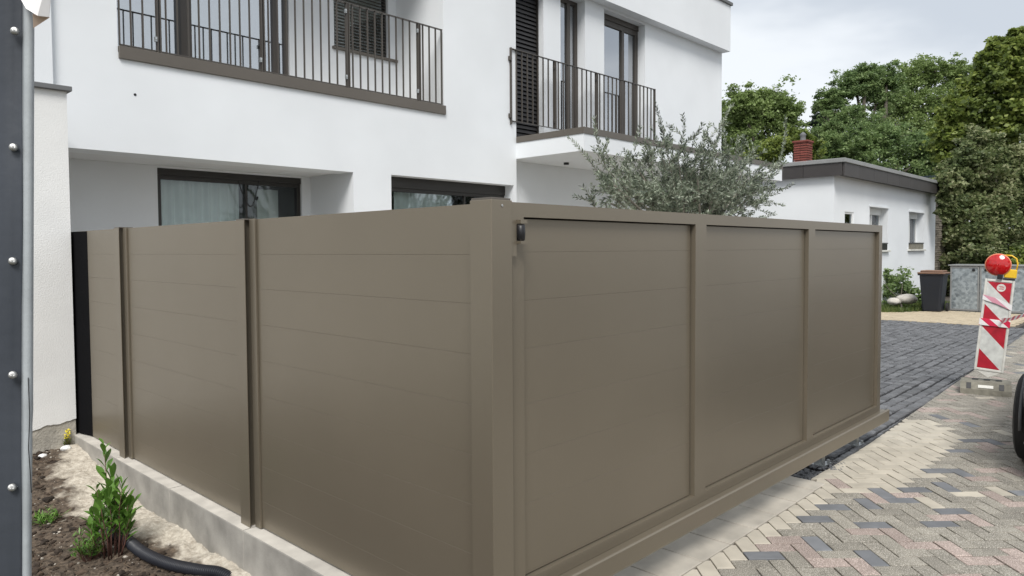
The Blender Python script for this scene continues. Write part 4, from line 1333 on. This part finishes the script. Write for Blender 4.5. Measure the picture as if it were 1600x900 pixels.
for (x, s) in ((6.62, 1), (6.62, -1), (9.3, 1), (9.3, -1)):
    yo = YC + s * .77
    wl = MB().lathe((x, yo - s * .11, .325), (0, s, 0), [(0, .20), (.0, .30), (.02, .322), (.06, .328), (.16, .328), (.195, .318), (.21, .29), (.20, .22)], 32).build('wheel', M['tyre'], car, smooth=True, sharp=40)
    MB().lathe((x, yo - s * .08, .325), (0, s, 0), [(0, .22), (.15, .225), (.155, .205), (.10, .19), (.09, .06), (.12, .05), (.125, .01)], 24).build('rim', M['grey_trim'], wl)
    ar = []
    for k_ in range(13):
        a = math.radians(-8 + 196 * k_ / 12); ar.append((x + .352 * math.cos(a), YC + s * .815, .33 + .352 * math.sin(a)))
    MB().tube(ar, .012, 8).build('arch_trim', M['grey_trim'], car, smooth=True)
lip = MB().tube([(6.22, YC + .76, .21), (6.0, YC + .71, .21), (5.86, YC + .60, .21), (5.80, YC, .21), (5.86, YC - .60, .21), (6.0, YC - .76, .21), (6.25, YC - .82, .21)], .025, 8).build('bumper_lip', M['grey_trim'], car, smooth=True)
for s in (1, -1):
    MB().lathe((5.93, YC + s * .56, .66), (-1, s * .35, .15), [(0, .10), (.02, .10), (.035, .06), (.04, .01)], 16).build('headlight', M['headlight'], car, smooth=True)
    MB().box(7.2, 7.32, YC + s * .80 - .06, YC + s * .80 + .05, .98, 1.10, .03).build('mirror', M['paint_black'], car)
MB().box(5.775, 5.80, YC - .38, YC + .38, .40, .52, .01).build('grille', M['black'], car)

# ================================================================== AWNING POST + TARPAULIN at the left edge
tpn = wempty('tarpaulin_edge', (0.31, 1.48, 0), 'dark grey tarpaulin edge with a row of rivets and pale hem at the far left', 'tarpaulin')
def P_(px, py, D=1.25): return at(px, py, D)
rows_ = 60; tm = MB(); cols = [-420, -180, -60, -8, 6, 20, 32, 37]
for i in range(rows_ + 1):
    py = -260 + i * 1460 / rows_
    for c in cols:
        bow = 0.010 * math.sin(c * .05) + (.012 if c < 0 else 0) + .004 * math.sin(py * .012 + c * .02)
        tm.v.append(tuple(P_(c - (1.2 * (py - 450) / 450), py, 1.25 + bow - (.004 if 4 < c < 30 else 0))))
nc = len(cols)
for i in range(rows_):
    for j in range(nc - 1): tm.f.append((i * nc + j, i * nc + j + 1, (i + 1) * nc + j + 1, (i + 1) * nc + j))
sheet = tm.build('sheet', M['tarp'], tpn, smooth=True)
md = sheet.modifiers.new('thick', 'SOLIDIFY'); md.thickness = .004
hm = MB()
for i in range(rows_ + 1):
    py = -260 + i * 1460 / rows_
    wob = 0.0
    if 600 < py < 800: wob = 4.0 * math.exp(-((py - 700) / 55.0) ** 2)
    l = 36 - (1.2 * (py - 450) / 450); r_ = 50.5 - (1.5 * (py - 450) / 450) - (2.5 if py > 660 else 0) * .6
    for j, (c, dz) in enumerate(((l, .003), (l + 4 + wob * .4, -.004), (r_ - 4 + wob * .5, -.003), (r_ + wob * .15, .006))):
        hm.v.append(tuple(P_(c, py, 1.255 + dz)))
for i in range(rows_):
    for j in range(3): hm.f.append((i * 4 + j, i * 4 + j + 1, (i + 1) * 4 + j + 1, (i + 1) * 4 + j))
hem = hm.build('hem', M['hem'], tpn, smooth=True)
md = hem.modifiers.new('thick', 'SOLIDIFY'); md.thickness = .002
MB().tube([P_(44, 590, 1.248), P_(46.5, 650, 1.246), P_(44.5, 700, 1.246), P_(47, 735, 1.247), P_(49, 770, 1.25)], .0007, 6).build('loose_thread', M['black'], hem)
vdir = (P_(20, 400) - Vector((0, 0, CAM_H))).normalized()
for (px, py) in ((22, 48), (20, 230), (19, 408), (19, 586), (18, 762), (17, 942), (24, -134)):
    c = P_(px, py, 1.244); ax = Vector((-math.cos(YAW), -math.sin(YAW), 0))
    rv = MB().lathe(c, ax, [(-.004, .0065), (.0005, .0066), (.0022, .0056), (.003, .0030), (.0022, .0022), (.0015, .0001)], 18).build('rivet', M['rivet'], tpn, smooth=True)
fl = MB()
g = [(-10, -60), (30, -60), (62, -60), (34, 4), (52, 18), (78, 26), (52, 42)]
a0, a1, a2, a3, a4, a5 = P_(32, -70, 1.25), P_(86, -70, 1.22), P_(77, 27, 1.215), P_(60, 25, 1.20), P_(42, 14, 1.215), P_(34, 0, 1.24)
fl.face([a0, a1, a2, a3, a4, a5]); fl.build('flap', M['flap'], tpn)
fl = MB(); fl.face([P_(77.5, 27.5, 1.2155), P_(60, 26, 1.202), P_(51, 22, 1.212), P_(52, 44, 1.225)]); fl.build('flap_underside', M['peach'], tpn)
for o in tpn.children:
    if o.name.startswith('flap'):
        md = o.modifiers.new('thick', 'SOLIDIFY'); md.thickness = .0015

# ================================================================== PLANT, WEEDS, HOSE
def leaf_mesh(name, L_, W_, mat, fold=.25, bend=.3, nseg=5):
    """obovate leaf along +Y, with a folded midrib and a downward bend"""
    mb = MB(); prof = [0.06, .38, .72, .98, .85, .05]
    for i in range(nseg + 1):
        t = i / nseg; w_ = prof[i] * W_ / 2; y = L_ * t; z = -bend * L_ * t * t
        mb.v += [(-w_, y, z + w_ * fold), (0, y, z), (w_, y, z + w_ * fold)]
    for i in range(nseg):
        a = i * 3
        mb.f += [(a, a + 1, a + 4, a + 3), (a + 1, a + 2, a + 5, a + 4)]
    return mb.mesh(name, mat, smooth=True)


lv = [leaf_mesh('leaf', .105, .038, M['leaf_plant'], .3, .15), leaf_mesh('leaf', .085, .030, M['leaf_plant'], .4, .30), leaf_mesh('leaf', .12, .040, M['leaf_plant'], .25, .05)]
PBX = Vector((1.435, 4.72, soil_z(1.435, 4.72) - .01))
plant = wempty('leafy_shrub', PBX, 'young green leafy shrub growing in the soil bed beside the black hose', 'shrub')
r = random.Random(12)
toR, toF = RT, FW
stems = []
tops = [(-.03, .68, .0), (.0, .50, .03), (.06, .44, .02), (-.07, .42, -.02), (.11, .36, .0), (-.10, .33, .03), (.02, .38, -.05), (.05, .30, .05), (-.04, .28, -.06), (.13, .26, -.02), (-.13, .24, .02), (-.09, .20, -.06), (.08, .22, .07), (.0, .25, .08), (-.06, .36, .06), (.03, .33, .08), (.09, .42, -.04), (-.11, .28, .0), (.12, .31, .03), (.02, .45, .0), (-.02, .38, -.08)]
for (dx, h, dy) in tops:
    b0 = PBX + toR * (dx * .45 + r.uniform(-.015, .015)) + toF * (dy * .5)
    tpz = PBX + toR * dx + toF * dy + Vector((0, 0, h))
    pts = [b0, b0.lerp(tpz, .35) + toR * r.uniform(-.012, .012), b0.lerp(tpz, .7) + toR * r.uniform(-.012, .012), tpz]
    s_ = MB().tube(pts, [.0042, .0035, .0028, .0015], 6).build('stem', M['stem_red'], plant, smooth=True)
    nl = int(5 + h * 16)
    for q in range(nl):
        t = .38 + .62 * q / (nl - 1)
        seg_ = min(2, int(t * 3)); tt = t * 3 - seg_
        p = pts[seg_].lerp(pts[seg_ + 1], tt)
        o = link('leaf', lv[r.randrange(3)], plant)
        az = q * 2.4 + r.uniform(-.4, .4); elv = math.radians(r.uniform(28, 62) + 22 * t)
        d = Vector((math.cos(az) * math.cos(elv), math.sin(az) * math.cos(elv), math.sin(elv)))
        sidev = d.cross(UP).normalized(); upv = sidev.cross(d).normalized()
        R = Matrix((sidev, d, upv)).transposed()
        o.location = p - PBX; o.rotation_euler = R.to_euler()
        k_ = r.uniform(.75, 1.1) * (1.0 if t < .93 else .75); o.scale = (k_, k_, k_)
# low fine-leaved weed at the shrub's foot
def weed(name, label, cat, base, h, spread, n, L_, W_, mat, seed, flower=None, group=None):
    r = random.Random(seed); root = wempty(name, base, label, cat, group)
    Q = []
    st2 = MB()
    for i in range(n):
        a = r.uniform(0, 6.28); rr2 = spread * math.sqrt(r.random()); hh = h * r.uniform(.35, 1) * (1 - .4 * rr2 / spread)
        p1 = base + Vector((math.cos(a) * rr2, math.sin(a) * rr2, hh))
        st2.tube([base + Vector((math.cos(a) * rr2 * .3, math.sin(a) * rr2 * .3, 0)), p1], [.0013, .0006], 4)
        for k in range(6):
            t = r.uniform(.35, 1); c = base.lerp(p1, t); az = r.uniform(0, 6.28); e = r.uniform(.1, 1.2)
            d = np.array([math.cos(az) * math.cos(e), math.sin(az) * math.cos(e), math.sin(e)]) * L_ * r.uniform(.6, 1.2)
            s = np.cross(d, [0, 0, 1]); s = s / (np.linalg.norm(s) + 1e-9) * W_ * .5
            c = np.array(c - base)
            Q.append([c, c + d * .5 + s, c + d, c + d * .5 - s])
    link('foliage', quads_mesh('foliage', np.array(Q), M[mat]), root)
    st2.build('stems', M['stem_red'], root)
    if flower:
        fm = MB()
        for i in range(26):
            c = base + Vector((r.gauss(0, spread * .35), r.gauss(0, spread * .2), h * r.uniform(.55, 1.05)))
            fm.lathe(c, (r.gauss(0, .5), r.gauss(0, .5) - .5, 1), [(0, .001), (.004, .008), (.006, .001)], 6)
        fm.build('flowers', M[flower], root)
    return root


weed('low_weed', 'bushy light green weed at the foot of the leafy shrub', 'weed', PBX + toR * -.11 + toF * -.05 + Vector((0, 0, .0)), .26, .11, 60, .045, .009, 'leaf_plant', 5)
wp = Vector((1.05, 4.72, 0)); wp.z = soil_z(wp.x, wp.y)
wq = at(66, 812, 4.6); wq = Vector((1.30, 5.62, 0)); wq.z = soil_z(wq.x, wq.y)
weed('small_weed', 'small sprawling weed on the soil close to the tarpaulin edge', 'weed', wq, .10, .12, 24, .06, .014, 'leaf_plant', 6)
wy = Vector((1.795, 6.955, -.07))
weed('yellow_weed', 'small yellow-flowering weed growing from the cracked foot of the wall end', 'weed', wy, .16, .035, 26, .03, .006, 'leaf_c', 8, 'weed_yellow')

# corrugated hose
hp = [(1.44, 5.20, -.30), (1.47, 5.08, -.22), (1.50, 4.95, -.175), (1.53, 4.78, -.165), (1.53, 4.55, -.17), (1.55, 4.38, -.175), (1.60, 4.22, -.185), (1.68, 4.05, -.19), (1.745, 3.95, -.195), (1.79, 3.86, -.235), (1.82, 3.78, -.32)]
fine = []
for i in range(len(hp) - 1):
    p0 = Vector(hp[max(0, i - 1)]); p1 = Vector(hp[i]); p2 = Vector(hp[i + 1]); p3 = Vector(hp[min(len(hp) - 1, i + 2)])
    for k in range(120):
        t = k / 120
        fine.append(.5 * ((2 * p1) + (-p0 + p2) * t + (2 * p0 - 5 * p1 + 4 * p2 - p3) * t * t + (-p0 + 3 * p1 - 3 * p2 + p3) * t ** 3))
rad = []; s = 0
for i, p in enumerate(fine):
    if i: s += (p - fine[i - 1]).length
    rad.append(.031 + .0034 * math.sin(2 * math.pi * s / .012))
hz = MB().tube(fine, rad, 14).build('corrugated_hose', M['hose'], None, org=(1.55, 4.6, -.2), smooth=True)
tag(hz, 'black corrugated drainage hose lying across the sand towards the kerb', 'hose')

# ================================================================== OLIVE TREE behind the gate
OB = Vector((8.75, 5.0, -.05))
olive = wempty('olive_tree', OB, 'silvery olive tree with slender leaves rising behind the sliding gate', 'tree')
r = random.Random(21)
wood = MB()
wood.tube([OB, OB + Vector((.05, 0, .6)), OB + Vector((-.05, .05, 1.2)), OB + Vector((.0, 0, 1.55))], [.11, .09, .085, .08], 10)
fork = OB + Vector((0, 0, 1.5))


def oY(px, py, Y): return onY(px, py, Y)


boughs = [(1070, 300, 0), (1010, 305, -.2), (955, 318, .1), (1130, 300, .2), (1180, 300, 0), (1050, 250, .2), (1100, 255, -.2), (1150, 265, .3), (1000, 270, 0), (960, 290, -.3), (1030, 285, .4), (1090, 280, -.4), (1120, 290, -.3), (1075, 320, .3), (1040, 322, -.2), (1145, 318, .1), (985, 300, .4), (1105, 322, .0), (1165, 285, -.2)]
LQ = []


def twig(p0, d, L_, leafL=.058, dens=.0165, thick=.0035):
    p = Vector(p0); d = Vector(d).normalized(); pts = [p.copy()]; n = max(3, int(L_ / .06))
    for i in range(n):
        d = (d + Vector((r.gauss(0, .11), r.gauss(0, .11), r.gauss(0, .09) + .02))).normalized()
        p = p + d * L_ / n; pts.append(p.copy())
    wood.tube(pts, [thick * (1 - .75 * i / n) for i in range(n + 1)], 4, False)
    m_ = int(L_ / dens)
    for k in range(m_):
        t = (k + .6) / m_ * n; i = min(n - 1, int(t)); q = pts[i].lerp(pts[i + 1], t - i); dd = (pts[i + 1] - pts[i]).normalized()
        side = dd.cross(Vector((r.gauss(0, 1), r.gauss(0, 1), r.gauss(0, 1)))).normalized()
        for sg in (1, -1):
            ld_ = (dd * .75 + side * sg * .8 + Vector((0, 0, .12))).normalized()
            l = leafL * r.uniform(.65, 1.15); wv = ld_.cross(Vector((r.gauss(0, 1), r.gauss(0, 1), r.gauss(0, 1)))).normalized() * l * .15
            LQ.append([q, q + ld_ * l * .5 + wv, q + ld_ * l, q + ld_ * l * .5 - wv])
    return pts


for (px, py, dy) in boughs:
    c = oY(px, py, 5.0 + dy)
    wood.tube([fork, fork.lerp(c, .5) + Vector((r.uniform(-.1, .1), r.uniform(-.1, .1), .08)), c], [.035, .02, .010], 6)
    for _ in range(54 if py > 285 and 985 < px < 1165 else 16 if px < 985 else 26):
        p0 = fork.lerp(c, r.uniform(.75, 1.08)) + Vector((r.gauss(0, .12), r.gauss(0, .20), r.gauss(0, .09)))
        out_ = (p0 - (OB + Vector((0, 0, 1.7)))).normalized()
        d = out_ * .8 + Vector((r.gauss(0, .6), r.gauss(0, .6), r.gauss(.15, .5)))
        e_ = p0 + d.normalized() * .3 - Vector((0, 0, CAM_H))
        if not 930 < CX + e_.dot(_x) / e_.dot(_f) * F_PX < 1218: continue      # keep the crown's own width
        twig(p0, d, r.uniform(.22, .45))
# long leading shoots that stand out of the crown
shoots = [((1110, 260), (1140, 128), 0), ((1100, 250), (1120, 175), .2), ((1045, 250), (1030, 150), 0), ((1060, 250), (1070, 180), -.2), ((1035, 245), (1048, 200), .2), ((960, 300), (915, 195), 0), ((945, 260), (928, 180), .1), ((965, 300), (920, 235), .2), ((960, 310), (940, 262), 0), ((1150, 260), (1160, 210), .1), ((1160, 270), (1192, 215), 0), ((1180, 300), (1222, 285), 0), ((1170, 320), (1220, 305), .2), ((1140, 320), (1185, 330), .2), ((1190, 285), (1245, 240), -.1), ((1120, 240), (1105, 205), 0), ((1000, 270), (985, 235), .1), ((1015, 262), (1005, 225), -.1), ((1085, 260), (1090, 215), .3), ((930, 325), (916, 290), 0), ((1140, 250), (1133, 190), .3), ((975, 290), (962, 245), .3), ((1200, 270), (1215, 255), 0)]
for (a, b, dy) in shoots:
    pa, pb_ = oY(*a, 5.0 + dy), oY(*b, 5.0 + dy)
    base_ = fork.lerp(pa, .7)
    wood.tube([base_, pa], [.010, .005], 5, False)
    twig(pa, pb_ - pa, (pb_ - pa).length * .97, thick=.005)
    for _ in range(3):
        q = pa.lerp(pb_, r.uniform(.05, .55)); twig(q, (pb_ - pa).normalized() + Vector((r.gauss(0, .6), r.gauss(0, .6), r.gauss(0, .3))), r.uniform(.12, .26))
wood.build('trunk', M['bark_olive'], olive, smooth=True)
QA = np.array([[list(p) for p in q] for q in LQ]) - np.array(OB)
link('crown', quads_mesh('crown', QA, M['leaf_olive']), olive)

# ================================================================== BACKGROUND TREES
def gpos(px, D):
    p = at(px, 400, D); return (p.x, p.y, -.1)


tree('broadleaf_tree', 'rounded light green tree directly right of the white house', 'tree', gpos(1185, 38), .28,
     [blob(1190, 160, 36, 38, 24), blob(1225, 175, 28, 38, 28), blob(1150, 170, 30, 38, 30), blob(1240, 215, 22, 38, 26), blob(1188, 178, 40, 38, 34), blob(1155, 195, 36, 38, 36), blob(1222, 190, 26, 38, 30), blob(1180, 228, 52, 38, 30), blob(1140, 235, 30, 38, 32), blob(1206, 160, 22, 39, 18), blob(1160, 162, 22, 37, 20)],
     'leaf_a', .135, 62, 78, cr=.17, shell=.35, seed=1)
tree('small_green_tree', 'short yellow-green tree behind the chimney', 'tree', gpos(1225, 33), .12,
     [blob(1212, 232, 26, 33, 22), blob(1240, 222, 22, 33, 20), blob(1270, 232, 18, 33, 20), blob(1190, 246, 24, 33, 18)], 'leaf_c', .13, 44, 70, seed=2)
tree('conifer_tree', 'dark layered conifer showing between the two broadleaf trees', 'tree', gpos(1288, 55), .3,
     [blob(1288, 182, 20, 55, 5), blob(1278, 192, 16, 55, 4), blob(1298, 196, 22, 55, 5), blob(1288, 208, 26, 55, 7), blob(1285, 228, 30, 55, 12)], 'leaf_dark', .20, 40, 40, seed=3)
tree('tall_tree', 'tall spreading tree with open crown behind the bungalow roof', 'tree', gpos(1345, 46), .38,
     [blob(1335, 130, 30, 46, 24), blob(1352, 118, 24, 46, 18), blob(1305, 152, 26, 46, 15), blob(1285, 166, 16, 46, 8), blob(1372, 150, 34, 47, 26), blob(1322, 178, 30, 45, 18), blob(1350, 200, 40, 46, 24), blob(1385, 122, 20, 47, 18), blob(1300, 200, 26, 44, 20)],
     'leaf_b', .145, 70, 78, cr=.16, shell=.35, seed=4, twigs=12, split=.62)
tree('tall_tree', 'broad high tree to the right with two crown tops, behind the bungalow roof', 'tree', gpos(1440, 52), .42,
     [blob(1420, 125, 36, 52, 28), blob(1462, 112, 30, 52, 22), blob(1498, 118, 26, 52, 22), blob(1520, 140, 26, 52, 22), blob(1440, 160, 44, 52, 28), blob(1490, 165, 42, 52, 28), blob(1400, 165, 30, 51, 24), blob(1460, 200, 50, 51, 30), blob(1410, 205, 40, 51, 26)],
     'leaf_a', .16, 74, 78, cr=.16, shell=.35, seed=5, twigs=12, split=.62)
tree('bushy_tree', 'dense mid-green tree low behind the bungalow fascia', 'tree', gpos(1350, 37), .25,
     [blob(1340, 222, 34, 37, 22), blob(1380, 215, 36, 37, 24), blob(1300, 228, 26, 37, 20), blob(1420, 235, 40, 37, 28), blob(1360, 250, 50, 37, 24), blob(1455, 240, 34, 37, 34), blob(1440, 268, 40, 37, 22), blob(1275, 246, 28, 37, 18)],
     'leaf_b', .13, 66, 78, cr=.17, seed=6)
tree('maple_tree', 'large yellow-green tree with coarse leaves at the right edge', 'tree', gpos(1610, 29), .30,
     [blob(1600, 85, 36, 29, 34), blob(1575, 110, 38, 29, 34), blob(1550, 95, 18, 29, 26), blob(1540, 145, 40, 29, 34), blob(1510, 180, 34, 29, 30), blob(1490, 215, 26, 29, 28), blob(1580, 175, 54, 29, 44), blob(1640, 130, 60, 29, 60), blob(1700, 180, 70, 29, 70), blob(1540, 210, 40, 29, 34), blob(1500, 250, 36, 29, 30), blob(1660, 230, 60, 29, 50), blob(1585, 65, 14, 29, 16)],
     'leaf_c', .19, 62, 72, cr=.18, seed=7)
tree('ivy_mound', 'tall overgrown ivy-covered shrub behind the galvanised cabinet', 'shrub', gpos(1560, 25), .16,
     [blob(1484, 288, 15, 22.5, 20), blob(1480, 322, 12, 22.5, 16), blob(1530, 235, 26, 25.5, 30), blob(1508, 268, 26, 25, 34), blob(1490, 305, 28, 25, 34), blob(1482, 345, 20, 24.5, 34), blob(1550, 290, 44, 25, 46), blob(1600, 262, 42, 25, 40), blob(1520, 345, 44, 24.5, 44), blob(1575, 340, 50, 24.5, 50), blob(1510, 395, 44, 24, 40), blob(1570, 395, 50, 24, 36), blob(1640, 320, 60, 25, 70), blob(1640, 395, 60, 24.5, 50), blob(1720, 330, 70, 25, 80), blob(1540, 430, 60, 24.2, 40), blob(1620, 440, 60, 24.2, 36)],
     'leaf_d', .13, 84, 64, cr=.17, shell=.72, limbs=False, seed=8, split=.3)
tree('light_shrub', 'light green shrub behind the cabinet at the right edge', 'shrub', gpos(1600, 22.9), .04,
     [blob(1592, 405, 24, 22.9, 16), blob(1625, 400, 26, 22.9, 20), blob(1600, 430, 34, 22.9, 22)], 'leaf_c', .10, 40, 40, seed=9)
tree('garden_bush', 'small loose green bush below the bungalow window, left of the bin', 'shrub', (20.1, 5.45, -.02), .03,
     [blob(1400, 438, 22, 20.0, 16), blob(1385, 460, 18, 19.8, 18), blob(1420, 455, 16, 20.2, 16), blob(1437, 470, 10, 20.3, 10), blob(1375, 430, 14, 19.9, 12)], 'leaf_b', .085, 34, 26, cr=.22, seed=10, shell=.4)
# boulders and tufts of grass
for i, (px, py, rx_, rz_, lab) in enumerate([(1417, 467, 15, 8, 'larger rounded pale boulder at the edge of the grass beside the bin'), (1397, 471, 10, 6, 'smaller pale boulder half hidden by the bush')]):
    c = at(px, py, 18.9); s = 18.9 / F_PX; bm = bmesh.new(); bmesh.ops.create_icosphere(bm, subdivisions=3, radius=1)
    for v in bm.verts: v.co *= 1 + .12 * noise.noise(v.co * 1.6 + Vector((i * 5, 0, 0))); v.co = Vector((v.co.x * rx_ * s, v.co.y * rx_ * s, v.co.z * rz_ * s))
    mb = MB(); mb.add_bm(bm, Matrix.Translation(c)); tag(mb.build('boulder', M['concrete_top'], None, org=(c.x, c.y, 0), smooth=True), lab, 'boulder', 'boulders by the grass edge')
lawn = MB().prism([(19.42, 5.42), (20.6, 4.95), (20.85, 4.7), (24, 4.6), (24, 6.22), (19.42, 6.22)], -.05, -.012)
tag(lawn.build('grass_verge', M['earth'], None, org=(20, 5.5, -.05)), kind='structure')
gn = 9000
gx = RNG.uniform(19.3, 23.5, gn); gy = RNG.uniform(4.75, 6.4, gn)
ok = gy > 5.52 - (gx - 19.3) * .45
gx, gy = gx[ok], gy[ok]; n = len(gx)
h = RNG.uniform(.04, .13, n); ax = RNG.normal(0, .03, n); ay = RNG.normal(0, .03, n)
b0 = np.stack([gx, gy, np.full(n, -.012)], 1); ww = np.stack([RNG.normal(0, .006, n), RNG.normal(0, .006, n), np.zeros(n)], 1)
tp_ = b0 + np.stack([ax, ay, h], 1)
tag(link('grass', quads_mesh('grass', np.stack([b0 - ww, b0 + ww, tp_ + ww * .2, tp_ - ww * .2], 1), M['grass'])), 'short rough grass between the bush and the bin', 'grass', kind='stuff')

# trees on the other side of the road (seen only as reflections in the glass)
for i, (x, y, s) in enumerate([(3.0, -19.0, 1.0), (11.0, -24.0, 1.25)]):
    src = bpy.data.objects['broadleaf_tree']
    t_ = src.copy(); COL.objects.link(t_); t_.location = (x, y, -.1); t_.scale = (s, s, s)
    t_['label'] = ['round street tree across the road, behind the viewer', 'taller street tree across the road, further along'][i]; t_['group'] = 'trees across the road'
    for ch_ in src.children:
        c = ch_.copy(); COL.objects.link(c); c.parent = t_

for o in bpy.data.objects:
    if '_w' in o: del o['_w']
